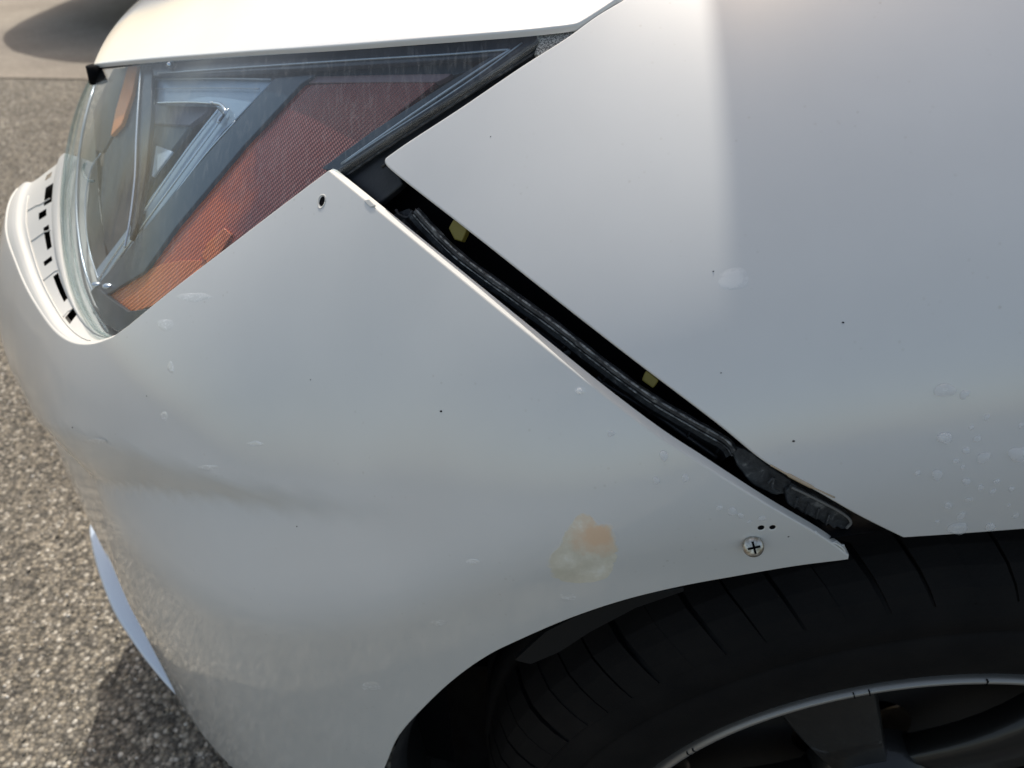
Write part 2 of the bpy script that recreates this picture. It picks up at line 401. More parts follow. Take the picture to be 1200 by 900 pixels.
# ------------------------------------------------------------------ ground
def make_asphalt():
    m = mat('asphalt', (.12, .11, .1), .8)
    c = coords(m)
    v = N(m, 'TexVoronoi'); v.inputs['Scale'].default_value = 165; L(m, c, v.inputs['Vector'])
    v2 = N(m, 'TexVoronoi'); v2.inputs['Scale'].default_value = 260; L(m, c, v2.inputs['Vector'])
    hue = ramp(m, v.outputs['Color'], [(0, (.07, .065, .056)), (.35, (.18, .162, .132)), (.7, (.29, .252, .19)), (.95, (.62, .57, .48))])
    n1 = noise(m, 1.6, 6, .6, c); big = ramp(m, n1.outputs[0], [(.35, (.62,) * 3), (.7, (1.2,) * 3)])
    col = mixc(m, 1, hue.outputs[0], big.outputs[0], 'MULTIPLY')
    edge = ramp(m, v.outputs['Distance'], [(.35, (1, 1, 1)), (.75, (.35,) * 3)])
    col = mixc(m, 1, col, edge.outputs[0], 'MULTIPLY')
    L(m, col, P(m).inputs['Base Color'])
    h = mth(m, 'ADD', mth(m, 'MULTIPLY', v.outputs['Distance'], -1), mth(m, 'MULTIPLY', v2.outputs['Distance'], -.4))
    L(m, bump(m, h, .7, .0035), P(m).inputs['Normal'])
    rr = ramp(m, v.outputs['Color'], [(0, (.85,) * 3), (.8, (.7,) * 3), (.9, (.3,) * 3)]); L(m, rr.outputs[0], P(m).inputs['Roughness'])
    return m
ASPH = make_asphalt()
def quad(name, x0, x1, y0, y1, z, m, nx=1, ny=1):
    V = [(x0 + (x1 - x0) * i / nx, y0 + (y1 - y0) * j / ny, z) for j in range(ny + 1) for i in range(nx + 1)]
    F_ = [[j * (nx + 1) + i, j * (nx + 1) + i + 1, (j + 1) * (nx + 1) + i + 1, (j + 1) * (nx + 1) + i] for j in range(ny) for i in range(nx)]
    return mesh_obj(name, V, F_, m, smooth=False)
tag(quad('ground', -800, 800, -800, 800, 0, ASPH), 'grey asphalt ground with coarse pale aggregate in front of the car', kind='structure')
DARK_GROUND = mat('reflection_dark', (.05, .05, .05), .85)  # unseen near-black sheet, added to darken what the paint reflects
L(DARK_GROUND, ramp(DARK_GROUND, noise(DARK_GROUND, 120, 6, .7).outputs[0], [(.3, (.03, .029, .028)), (.7, (.065, .062, .058))]).outputs[0], P(DARK_GROUND).inputs['Base Color'])
tag(quad('reflection_ground', -.12, 60, -45, -.50, .004, DARK_GROUND), 'added unseen dark sheet on the ground beside the car, darkening its reflections', kind='structure')
CONC = mat('concrete', (.36, .31, .25), .85)
n = noise(CONC, 2.2, 7, .65); n2 = noise(CONC, 60, 4)
cc = ramp(CONC, n.outputs[0], [(.3, (.22, .19, .155)), (.7, (.34, .30, .245))])
L(CONC, mixc(CONC, .5, cc.outputs[0], ramp(CONC, n2.outputs[0], [(.3, (.7,) * 3), (.7, (1.25,) * 3)]).outputs[0], 'MULTIPLY'), P(CONC).inputs['Base Color'])
L(CONC, bump(CONC, n2.outputs[0], .5, .004), P(CONC).inputs['Normal'])
V = []; nn_ = 60
for i in range(nn_ + 1):
    x = -14 + 28 * i / nn_; V.append((x, 3.16 + .05 * math.sin(x * 1.7) + random.uniform(-.03, .03), .004))
for i in range(nn_ + 1): V.append((-14 + 28 * i / nn_, 12, .004))
tag(mesh_obj('pavement', V, [[i, i + 1, nn_ + 2 + i, nn_ + 1 + i] for i in range(nn_)], CONC, smooth=False), 'sunlit beige concrete apron beyond the asphalt', kind='structure')
# loose and embedded aggregate near the bumper: geometry, one uncountable mass
STONE = mat('aggregate', (.25, .22, .18), .45)
oi = N(STONE, 'NewGeometry'); L(STONE, ramp(STONE, oi.outputs['Random Per Island'], [(0, (.05, .046, .04)), (.4, (.17, .155, .125)), (.75, (.32, .275, .20)), (.92, (.54, .49, .40)), (1, (.85, .82, .76))]).outputs[0], P(STONE).inputs['Base Color'])
L(STONE, ramp(STONE, oi.outputs['Random Per Island'], [(0, (.7,) * 3), (.7, (.45,) * 3), (.86, (.12,) * 3), (1, (.08,) * 3)]).outputs[0], P(STONE).inputs['Roughness'])
def stones(count):
    t = (1 + 5 ** .5) / 2
    bm = bmesh.new(); bmesh.ops.create_icosphere(bm, subdivisions=1, radius=1); base = np.array([v.co[:] for v in bm.verts]); fcs = np.array([[v.index for v in f.verts] for f in bm.faces]); bm.free()
    V = []; F_ = []
    xs = -.35 - np.abs(rng.gamma(2.2, .32, count)); ys = rng.uniform(-.1, 2.6, count)
    xs = rng.uniform(-1.9, -.2, count)
    for i in range(count):
        # only where the ground lies open in front of the car
        r_ = rng.uniform(.0011, .0032) * (1.5 if rng.random() < .05 else 1)
        A = rng.normal(size=(3, 3)); q_, _ = np.linalg.qr(A)
        v = (base * (1 + rng.uniform(-.22, .22, (len(base), 1)))) * np.array([1, rng.uniform(.6, 1), rng.uniform(.5, .9)]) * r_
        v = v @ q_.T; v[:, 2] *= .7; v += [xs[i], ys[i], r_ * rng.uniform(-.1, .35)]
        F_.append(fcs + len(V) * len(base)); V.append(v)
    V = np.concatenate(V); F_ = np.concatenate(F_)
    me = bpy.data.meshes.new('aggregate'); me.vertices.add(len(V)); me.vertices.foreach_set('co', V.ravel())
    me.loops.add(F_.size); me.loops.foreach_set('vertex_index', F_.ravel().astype('i4'))
    me.polygons.add(len(F_)); me.polygons.foreach_set('loop_start', np.arange(0, F_.size, 3, dtype='i4')); me.update(calc_edges=True)
    me.materials.append(STONE); o = bpy.data.objects.new('gravel', me); COL.objects.link(o)
    return o
tag(stones(42000), 'coarse pale and brown aggregate grains standing out of the asphalt', 'gravel', kind='stuff')

# ------------------------------------------------------------------ THE CAR
car = empty('car', (1.2, .9, 0)); tag(car, 'white car with its front bumper pulled away from the fender above the front wheel', 'car')
def cpart(name, parent=car):
    return empty(name, (-1.2, -.9, 0) if parent is car else (0, 0, 0), parent)
bodyroot = car
# all body meshes are written in world coordinates; the car's Empty sits under the cabin
def adopt(o, parent=car):
    o.parent = parent; o.matrix_parent_inverse = parent.matrix_world.inverted() if False else Matrix.Translation(-Vector((1.2, .9, 0))) if parent is car else Matrix.Identity(4)
    return o

# --- bumper outline
ACX, ACZ, ACR = .25, .33, .345
def arch(a0, a1, n_=40, r_=ACR):
    out = []
    for i in range(n_ + 1):
        a = R(a0 + (a1 - a0) * i / n_); out.append((s_of_x(ACX + r_ * math.cos(a)), ACZ + r_ * math.sin(a)))
    return out
_T = [(388, 196), (442, 243), (504, 294), (594, 368), (700, 454), (767, 507), (817, 542), (893, 590), (960, 629), (993, 652)]
gap_edge = pxs([(x - 2.4 * (1 - sstep(700, 850, x)), y + 3.0 * (1 - sstep(700, 850, x)) + (3 if x < 390 else 0)) for x, y in _T], 8)
arch_b = pxs([(993, 655), (930, 663), (860, 675), (800, 686), (733, 702), (667, 724), (600, 753), (567, 770), (533, 794), (500, 824), (466, 862), (449, 900)], 5)
lowarch = [(s_of_x(-.098), .38), (s_of_x(-.105), .33), (s_of_x(-.108), .26), (s_of_x(-.115), .215)]
sF = float(s_t[0])
bottom = [(s, .205 + .01 * sstep(-.5, -.1, s)) for s in np.linspace(s_of_x(-.13), sF + .01, 40)]
TOPZ = .655
ledge_px = [(60, 182), (38, 187), (22, 208), (14, 245), (16, 290), (26, 330), (42, 365), (66, 396), (90, 408), (112, 407), (132, 396)]
_l0 = pxs(ledge_px[5:], 6); _s, _z = _l0[0]
ledge = [tuple(v) for v in catmull([(_s - .185, _z + .015), (_s - .155, _z + .019), (_s - .125, _z + .018), (_s - .095, _z + .014), (_s - .055, _z + .006), (_s - .025, _z + .001), (_s, _z)], 5)][:-1] + _l0
_l0 = pxs(ledge_px[5:], 6); _s, _z = _l0[0]
ledge = [tuple(v) for v in catmull([(_s - .185, _z + .015), (_s - .155, _z + .019), (_s - .125, _z + .018), (_s - .095, _z + .014), (_s - .055, _z + .006), (_s - .025, _z + .001), (_s, _z)], 5)][:-1] + _l0
top_front = [(s, ledge[0][1] + (.50 - ledge[0][1]) * sstep(0, .07, ledge[0][0] - s)) for s in np.linspace(sF + .01, ledge[0][0] - .004, 40)]
_L = np.array(ledge)
for _ in range(60): _L[1:-1] = _L[1:-1] * .5 + (_L[:-2] + _L[2:]) * .25
ledge = [tuple(v) for v in _L]
head_edge = pxs([(150, 383), (200, 342), (260, 296), (320, 250), (365, 216), (385, 201)], 6)
bumper_poly = gap_edge + arch_b + lowarch + bottom + top_front + ledge + head_edge
def circ(px, py, r_, n_=16):
    s, z = sz(px, py); return [(s + r_ * math.cos(2 * math.pi * i / n_), z + r_ * math.sin(2 * math.pi * i / n_)) for i in range(n_)]
bholes = [circ(377, 236, .0029), circ(892, 619, .0024, 12), circ(905.5, 618.5, .0023, 12)]
bumper = sheet('bumper', bumper_poly, PAINT_B, None, lip=.0046, rnd=.0010, flare=1, holes=bholes, grid=.0075, edge_mat=RAWW)
adopt(bumper)

# --- fender
f_left = pxs([(737, -2), (700, 20), (664, 46), (612, 79), (540, 128), (480, 167), (457, 183)], 5)
f_corner = pxs([(457, 183), (452, 188), (458, 196), (480, 214)], 4)
f_gap = pxs([(480, 214), (560, 276), (650, 347), (740, 417), (840, 493), (900, 541), (960, 575), (1010, 604), (1060, 629)], 8)
f_arch = pxs([(1060, 629), (1120, 625), (1160, 622), (1199, 619)], 4)
sA, zA_ = f_arch[-1]; xa = pt(sA, zA_)[0]
ang = math.degrees(math.atan2(zA_ - ACZ, xa - ACX)); rA = math.hypot(zA_ - ACZ, xa - ACX)
f_arch2 = arch(ang - 2, 0, 40, rA)[0:]
SHX = .885
f_rest = [(s_of_x(.6), .26), (s_of_x(SHX), .23), (s_of_x(SHX), .90)]
zs = sz(737, -2)
f_top = [(s, zs[1] + (.915 - zs[1]) * (s - zs[0]) / (s_of_x(SHX) - zs[0])) for s in np.linspace(s_of_x(SHX), zs[0] + .01, 24)]
fender = sheet('fender', f_left + f_corner + f_gap + f_arch + f_arch2 + f_rest + f_top, PAINT, None, lip=.0035, rnd=.0012, grid=.009)
adopt(fender)
# --- doors and rear quarter (out of frame, same surface)
def block_poly(x0, x1, z0, z1, n_=30):
    a, b = s_of_x(x0), s_of_x(x1)
    return [(s, z0) for s in np.linspace(a, b, n_)] + [(s, z1) for s in np.linspace(b, a, n_)]
for nm, x0, x1 in (('door', .89, 1.88), ('door', 1.885, 2.7), ('rear_quarter', 2.705, 3.5)):
    o = sheet(nm, block_poly(x0, x1, .23, .915), PAINT, None, grid=.03, step=.02, lip=.004, rnd=.0015); adopt(o)
# --- far side of the car: the same outer skin mirrored across the car's centre line (y = 0.9)
V = []; F_ = []; ss = np.r_[np.linspace(sF, -.1, 30), np.linspace(-.05, s_of_x(3.5), 30)]; zz = np.linspace(.22, .86, 18)
for s in ss:
    for z in zz: p = pt(s, z, 0); V.append((p[0], 1.8 - p[1], z))
nz = len(zz)
for i in range(len(ss) - 1):
    for j in range(nz - 1):
        if pt(ss[i], .4)[0] > -.1 and pt(ss[i], .4)[0] < .6 and zz[j] < .6 and False: continue
        F_.append([i * nz + j, (i + 1) * nz + j, (i + 1) * nz + j + 1, i * nz + j + 1])
adopt(mesh_obj('far_side_panel', V, F_, PAINT))

# --- hood
hl_px = [(111, 74), (160, 69), (220, 64), (300, 58), (400, 51), (500, 43), (600, 35), (640, 31), (672, 27), (684, 22), (706, 8), (722, -3)]
A0 = np.array([-.436, .575, .742])
Lc = [at(a, b, 0) for a, b in catmull(hl_px, 5)]
# ease the front of the curve to the corner point
for i, p in enumerate(Lc):
    d = ray(*catmull(hl_px, 5)[i]); 
zr = pt(s_of_x(.95), .935)
e = Lc[-1]
for t in np.linspace(.06, 1, 14): Lc.append(e + (np.array([.95, zr[1] + .01, .96]) - e) * t + np.array([0, .01, 0]) * math.sin(math.pi * t))
Lc = np.array(Lc); print('hood corner', Lc[0], 'hood at 737', e)
def hoodP(i, v):
    l = Lc[i]; r_ = np.array([l[0], 1.8 - l[1], l[2]]); c = 4 * v * (1 - v); tt = min(1, max(0, (l[0] - Lc[0][0]) / .6))
    p = l + (r_ - l) * v; wd = 1 - 2 * l[1] / 1.8
    cc_ = 1 - abs(2 * v - 1) ** 2.6
    return p + np.array([-.078 * (1 - tt) ** 1.5 * c, 0, (.003 + .062 * tt) * cc_ * (wd / .75)])
vv = np.r_[0, .004, .01, .02, np.linspace(.04, .5, 24)]; vv = np.r_[vv, 1 - vv[::-1][1:]]
V = []; F_ = []; nv = len(vv)
for i in range(len(Lc)):
    for v in vv: V.append(hoodP(i, v))
for i in range(len(Lc) - 1):
    for j in range(nv - 1): F_.append([i * nv + j, i * nv + j + 1, (i + 1) * nv + j + 1, (i + 1) * nv + j])
# rolled edge down along the left shut line and round the nose
nL = len(Lc); loop = [i * nv for i in range(nL)][::-1] + list(range(1, nv))
cen = np.array([.3, .9, .8]); base = [np.array(V[k]) for k in loop]; prev = loop
for (du, dz) in ((.0008, -.0004), (.0011, -.0014), (.0006, -.0038)):
    b0 = len(V)
    for k, p in enumerate(base):
        a = base[max(0, k - 1)]; b = base[min(len(base) - 1, k + 1)]; tg = b - a; o = np.cross(tg, [0, 0, 1.]); o /= np.linalg.norm(o) + 1e-9
        if np.dot(o, p - cen) < 0: o = -o
        V.append(p + o * du + np.array([0, 0, dz]))
    for k in range(len(base) - 1): F_.append([prev[k], prev[k + 1], b0 + k + 1, b0 + k])
    prev = [b0 + k for k in range(len(base))]
hood = mesh_obj('hood', V, F_, PAINT_H); bm = bmesh.new(); bm.from_mesh(hood.data); bmesh.ops.recalc_face_normals(bm, faces=bm.faces); bm.to_mesh(hood.data); bm.free()
adopt(hood)
# front grille panel between the lamps, under the hood nose
V = []; F_ = []
ys_ = np.linspace(.70, 1.10, 20)
for y in ys_:
    k = 1 - ((y - .9) / .28) ** 2
    for z, dx in ((.78, .02), (.66, 0), (.52, 0)): V.append((-.33 + dx, y, z))
for i in range(19):
    for j in range(2): F_.append([i * 3 + j, i * 3 + 3 + j, i * 3 + 4 + j, i * 3 + 1 + j])
adopt(mesh_obj('grille', V, F_, BLACK))
# cabin
V = [(.97, .16, .95), (.97, 1.64, .95), (1.62, .34, 1.40), (1.62, 1.46, 1.40), (2.75, .34, 1.40), (2.75, 1.46, 1.40), (3.35, .14, .97), (3.35, 1.66, .97)]
GLASS = mat('cabin_glass', (.02, .025, .03), .05, coat=1)
adopt(mesh_obj('windscreen', V, [[0, 1, 3, 2]], GLASS, smooth=False)); adopt(mesh_obj('rear_window', V, [[5, 7, 6, 4]], GLASS, smooth=False))
adopt(mesh_obj('side_window', V, [[0, 2, 4, 6]], GLASS, smooth=False)); adopt(mesh_obj('side_window', V, [[1, 7, 5, 3]], GLASS, smooth=False))
adopt(mesh_obj('roof', [(1.6, .33, 1.405), (1.6, 1.47, 1.405), (2.2, .9, 1.45), (2.77, .33, 1.405), (2.77, 1.47, 1.405)], [[0, 2, 1], [0, 3, 2], [3, 4, 2], [1, 2, 4]], PAINT))
V = [(.88, .12, .925), (3.5, .12, .925), (3.5, 1.68, .925), (.88, 1.68, .925), (3.5, .05, .23), (3.5, 1.75, .23), (.95, .05, .2), (.95, 1.75, .2)]
adopt(mesh_obj('cabin_floor', V, [[0, 1, 2, 3], [1, 4, 5, 2], [4, 6, 7, 5]], VOID, smooth=False))

# --- dark structure behind the skins
def layer(name, off, x0, x1, z0, z1, m, holesf=None, n_=60):
    rows = [[pt(s, z, off) for z in np.linspace(z0, z1, 24)] for s in np.linspace(x0, x1, n_)]
    return adopt(ribbon(name, rows, m, None))
layer('front_crash_structure', .10, sF, s_of_x(-.10), .19, .77, VOID)
_r = [[pt(s_, z_, .012) for z_ in np.linspace(.44, .775, 10)] for s_ in np.linspace(sF, -.91, 8)]
adopt(ribbon('upper_fascia', _r, PAINT_B, None))
adopt(mesh_obj('underbody', [(-.38, .9, .19), (-.33, .35, .19), (-.12, .22, .19), (3.3, .15, .19), (3.3, 1.65, .19), (-.12, 1.6, .19), (-.33, 1.45, .19)], [list(range(7))], VOID, smooth=False))
inner = pxsheet('fender_bracket', [(385, 190), (470, 150), (760, 380), (1000, 560), (1075, 615), (1010, 640), (900, 610), (700, 470), (560, 360), (430, 262)], VOID, None, off=.035, lip=0, grid=.01)
adopt(inner)
adopt(pxsheet('inner_wing', [(300, 120), (640, 20), (760, 20), (1000, 400), (1190, 560), (1190, 600), (900, 640), (640, 500), (380, 330)], VOID, None, off=.062, lip=0, grid=.012))

LINER = mat('liner_plastic', (.008, .009, .010), .6, spec=.3)
# --- wheel and arch
WX, WZ, WY = .294, .318, .006
wheel = empty('wheel'); adopt(wheel)
prof = [(.196, .03), (.2055, .014), (.208, .006), (.213, .002), (.222, -.002), (.236, -.005), (.250, -.005), (.262, -.0028), (.264, -.0005), (.266, -.0025), (.276, .001), (.286, .006), (.294, .013), (.301, .024), (.306, .042), (.309, .07), (.310, .10), (.309, .14), (.303, .17), (.286, .195), (.24, .205), (.205, .195)]
lathe('tyre', prof, WX, WZ, RUBBER, wheel, 220, cy=WY)
# shoulder tread blocks, slightly skewed and proud of the casing
TB = 76
bp = [(.2845, .0035), (.293, .0085), (.302, .017), (.3085, .027), (.3135, .043), (.3155, .062)]
cp = [(r_ - .006, y + .004) for r_, y in bp]
da = 2 * math.pi / TB
Vb = []; nb_ = len(bp)
for side in range(2):
    for j, ((r_, y), (r2, y2)) in enumerate(zip(bp, cp)):
        skew = -.35 * da * (j / (nb_ - 1)) ** 1.3 * 2
        w_ = (.5 - (.028 + .026 * j / (nb_ - 1))) * da
        a = (side * 2 - 1) * w_ + skew
        Vb.append((r_ * math.sin(a), y, r_ * math.cos(a))); Vb.append((r2 * math.sin(a), y2, r2 * math.cos(a)))
Fb = []
o2 = nb_ * 2
for j in range(nb_ - 1):
    a, b = 2 * j, 2 * j + 2
    Fb += [[a, b, o2 + b, o2 + a], [a, a + 1, b + 1, b], [o2 + a, o2 + b, o2 + b + 1, o2 + a + 1]]
Fb += [[0, o2, o2 + 1, 1], [o2 - 2, o2 - 1, 2 * o2 - 1, 2 * o2 - 2]]
bm = bmesh.new(); vb = [bm.verts.new(v) for v in Vb]
for f in Fb: bm.faces.new([vb[i] for i in f])
bmesh.ops.recalc_face_normals(bm, faces=bm.faces)
tbm = bpy.data.meshes.new('tread_block'); bm.to_mesh(tbm); bm.free(); tbm.materials.append(RUBBER)
for i in range(TB):
    o = bpy.data.objects.new('tread_block', tbm); COL.objects.link(o); o.parent = wheel
    o.location = (WX, WY, WZ); o.rotation_euler = (0, i * da + random.uniform(-.008, .008), 0); o.scale = (random.uniform(.994, 1.0),) * 3
# two inner tread ribs
lathe('tread_rib', [(.306, .070), (.316, .0705), (.3175, .085), (.3165, .099), (.306, .0995)], WX, WZ, RUBBER, wheel, 160, cy=WY)
lathe('tread_rib', [(.306, .108), (.3165, .1085), (.317, .12), (.316, .134), (.306, .1345)], WX, WZ, RUBBER, wheel, 160, cy=WY)
rim = lathe('rim', [(.2072, .012), (.2072, .004), (.2066, .0005), (.2050, 0), (.2034, .0006), (.2026, .003), (.2010, .010), (.1960, .030), (.186, .055), (.184, .15), (.20, .18)], WX, WZ, ALLOY, wheel, 240, cy=WY)
# the barrel behind the machined lip is dark
rim.data.materials.append(DALLOY)
for i, p in enumerate(rim.data.polygons):
    if i % 10 >= 6: p.material_index = 1
def spoke(a_deg, w0, w1):
    a = R(a_deg); bm = bmesh.new(); rings = []
    for t in np.linspace(0, 1, 10):
        r_ = .040 + (.1975 - .040) * t; wd = w0 + (w1 - w0) * t ** 1.4; y = .026 - .012 * math.sin(math.pi * t * .9) + .004 * t
        ring = []
        for (dx, dy) in ((-1, .022), (-1, .006), (-.86, 0), (.86, 0), (1, .006), (1, .022)):
            ca, sa = math.cos(a), math.sin(a); q_ = dx * wd
            ring.append(bm.verts.new((WX + r_ * ca - q_ * sa, WY + y + dy, WZ + r_ * sa + q_ * ca)))
        rings.append(ring)
    for i in range(9):
        for k in range(6): bm.faces.new([rings[i][k], rings[i][(k + 1) % 6], rings[i + 1][(k + 1) % 6], rings[i + 1][k]])
    return bm_obj('spoke', bm, DALLOY, wheel, True)
for k in range(5): spoke(118 + 72 * k, .022, .040)
lathe('hub', [(.001, .004), (.028, .005), (.034, .010), (.05, .02), (.052, .05)], WX, WZ, DALLOY, wheel, 48, cy=WY)
lathe('brake_disc', [(.05, .075), (.145, .075), (.147, .09)], WX, WZ, mat('disc_iron', (.03, .027, .025), .6, .3), wheel, 96, cy=WY)
# dark register notches on the rim lip
for a in (146.5, 144.9, 112.4, 109.8, 90.2, 70, 40):
    aa = R(a); bm = bmesh.new(); m4 = Matrix.Translation((WX + .2050 * math.cos(aa), WY + .0009, WZ + .2050 * math.sin(aa))) @ Matrix.Rotation(-aa, 4, 'Y') @ Matrix.Diagonal((.0046, .002, .0007, 1))
    bmesh.ops.create_cube(bm, size=1, matrix=m4); bm_obj('rim_notch', bm, VOID, wheel)
# arch liner and return flanges
def arch_rows(r0, ylist, a0=-8, a1=188, dr=None):
    rows = []
    for k, y in enumerate(ylist):
        rr = r0 if dr is None else r0 + dr[k]
        rows.append([(ACX + rr * math.cos(R(a)), y, ACZ + rr * math.sin(R(a))) for a in np.linspace(a0, a1, 90)])
    return rows
adopt(ribbon('wheel_arch_liner', arch_rows(.352, [.03, .05, .055, .24, .27], dr=[.0, .003, .02, .02, -.1]), BLACK, None))
rows = [[(ACX + rr * math.cos(R(a)), .27, ACZ + rr * math.sin(R(a))) for a in np.linspace(-8, 188, 60)] for rr in (.0, .29)]
adopt(ribbon('wheel_well_wall', rows, VOID, None))
V = [(-.095, .012, .33), (-.095, .27, .33), (-.085, .03, .16), (-.085, .27, .16), (.0, .06, .10), (.0, .27, .10)]
adopt(mesh_obj('splash_guard', V, [[0, 1, 3, 2], [2, 3, 5, 4]], BLACK, smooth=False))
# bumper return flange following the arch lip, with its tapered end
rows = []
for k, (dr, dy) in enumerate([(0.0008, .002), (-.0022, .006), (-.003, .013), (-.0022, .021)]):
    row = []
    for a in np.linspace(99, 186, 70):
        x = ACX + (ACR + dr) * math.cos(R(a)); z = ACZ + (ACR + dr) * math.sin(R(a)); s = s_of_x(x); row.append(pt(s, z, dy))
    rows.append(row)
adopt(ribbon('arch_flange', rows, BLACK, None))
pl = [(605, 774), (640, 742), (690, 716), (745, 700), (800, 690), (800, 693), (745, 712), (690, 741), (655, 764), (622, 778)]
adopt(pxsheet('liner_tab', pl, LINER, None, off=.012, lip=.002, rnd=.0008, grid=.008))
rows = [[at(*c, o) for c in catmull([(533, 900), (536, 850), (556, 805), (600, 768), (640, 742)], 8)] for o in (.02, .028)]
adopt(ribbon('liner_edge', rows, DUSTY, None))

# ------------------------------------------------------------------ gap between bumper and fender
seal = empty('gap_seal'); adopt(seal)
ridge = [(487, 246), (505, 266), (540, 300), (600, 344), (650, 380), (700, 419), (760, 463), (810, 493), (850, 516), (861, 529)]
rc = catmull(ridge, 10)
def strip(name, a_off, a_d, b_off, b_d, m, k=6):
    # a_off / b_off: sideways shift of the two long edges (sight-line units), a_d / b_d: their depth behind the skin
    tg = np.gradient(rc, axis=0); tg /= np.linalg.norm(tg, axis=1)[:, None]; nn = np.stack([-tg[:, 1], tg[:, 0]], 1); rows = []
    for j in range(k + 1):
        t = j / k; o_ = a_off + (b_off - a_off) * t; d_ = a_d + (b_d - a_d) * t
        rows.append([at(*(rc[i] + nn[i] * (o_ + .25 * math.sin(i * .9 + j))), d_ + .0001 * math.sin(i * 1.7 + j)) for i in range(len(rc))])
    return ribbon(name, rows, m, seal)
strip('seal_strip', -5, .0105, -1, .0065, DUSTY, 3); strip('seal_strip', -1, .0065, 3.5, .0070, DUSTY, 3)
strip('seal_strip', 3.5, .0070, 7, .0125, BLACK, 3); strip('seal_strip', 7, .0125, 12, .0135, DUSTY, 3)
strip('seal_web', 12, .0135, 20, .026, BLACK, 4)
RIDGE_PALE = mat('pale_rubber_ridge', (.2, .2, .2), .45); L(RIDGE_PALE, ramp(RIDGE_PALE, noise(RIDGE_PALE, 260, 5, .7).outputs[0], [(.42, (.03, .032, .035)), (.62, (.30, .31, .31))]).outputs[0], P(RIDGE_PALE).inputs['Base Color'])  # pale, unevenly toned line along the ridge of the strip
tube('seal_bead', [at(a, b - 1, .0060) for a, b in rc], [.0004 + .00025 * abs(math.sin(i * .7)) for i in range(len(rc))], RIDGE_PALE, seal)
tube('seal_bead', [at(a - 3, b + 5, .0085) for a, b in rc], [.0003 + .0002 * abs(math.sin(i * .5 + 1)) for i in range(len(rc))], RIDGE_PALE, seal)
for i in range(8, len(rc) - 6, 9):
    tg = rc[i + 1] - rc[i]; tg /= np.linalg.norm(tg); n2 = np.array([-tg[1], tg[0]])
    tube('seal_rib', [at(*(rc[i] + n2 * o_), .0125 + .0006 * (o_ - 7)) for o_ in (7, 10, 14, 19)], .0006, DUSTY, seal, nseg=6)
pxsheet('seal_end', [(858, 524), (880, 532), (905, 552), (925, 565), (932, 578), (905, 578), (882, 565), (866, 545)], DUSTY, seal, off=.010, lip=.003, rnd=.001, grid=.004, wrinkle=lambda s, z: .0012 * math.sin(s * 900) * math.sin(z * 1100))
pxsheet('clip_tab', [(922, 576), (930, 570), (955, 583), (985, 600), (996, 610), (993, 619), (978, 617), (950, 604), (925, 590)], DUSTY, seal, off=.008, lip=.003, rnd=.001, grid=.003, wrinkle=lambda s, z: .0008 * math.sin(s * 1400 + z * 600))
pxtube('clip_rim', [(928, 571), (955, 584), (985, 600), (997, 611), (992, 619)], .0007, mat('worn_plastic', (.17, .17, .165), .35), seal, off=.006, n=6)
for (a, b) in ((935, 583), (948, 590), (960, 596), (972, 603)):
    pxtube('clip_rib', [(a, b), (a - 4, b + 12)], .0005, DUSTY, seal, off=.0065, n=4)
pxtube('clip_hook', [(900, 566), (907, 560), (905, 572), (913, 576)], .0006, DUSTY, seal, off=.007, n=5)
pxsheet('bracket', [(462, 252), (478, 246), (486, 252), (500, 262), (497, 282), (530, 310), (545, 330), (520, 322), (488, 296), (470, 280)], DUSTY, seal, off=.020, lip=.003, rnd=.001, grid=.004)
pxtube('bracket_ridge', [(464, 246), (468, 252), (478, 255), (484, 247)], .0009, DUSTY, seal, off=.016, n=5)
pxtube('retainer_ring', [(648, 391), (660, 390), (668, 399), (667, 412), (657, 417)], .0016, DUSTY, seal, off=.018, n=6)
pxsheet('retainer', [(618, 384), (640, 388), (655, 396), (662, 408), (655, 415), (640, 408), (622, 394)], BLACK, seal, off=.020, lip=.003, rnd=.001, grid=.004)
pxtube('lower_ledge', [(700, 442), (712, 452), (760, 480), (800, 508), (840, 536)], .0012, BLACK, seal, off=.020, n=6)
for q_ in ([(527, 267), (532, 258), (546, 268), (540, 281), (533, 279)], [(754, 445), (758, 436), (770, 446), (765, 453)]):
    pxsheet('yellow_clip', q_, YELLOW, seal, off=.014, lip=.003, rnd=.0008, grid=.003)
# ragged film along the lower fender edge
pxtube('peeled_sealant', [(903, 545), (925, 557), (950, 570), (978, 583)], [.0004] * 6 + [.0009] * 7 + [.0004] * 6, mat('dried_sealant', (.45, .36, .25), .7), seal, off=-.0002, n=6)
pxtube('torn_edge', [(955, 622), (965, 634), (980, 637), (990, 646), (975, 644), (962, 634)], .0006, RAWW, bumper, off=.001, n=5)
pxsheet('torn_flap', [(958, 628), (966, 633), (979, 635), (990, 641), (989, 648), (978, 645)], RAWW, bumper, off=.0018, lip=.0006, rnd=.0003, grid=.002, wrinkle=lambda s, z: .0007 * math.sin(s * 1500))
for q_ in ([(427, 235), (432, 234), (439, 241), (434, 242)],):
    pxsheet('torn_flap', q_, RAWW, bumper, off=-.0006, lip=.0008, rnd=.0003, grid=.002)

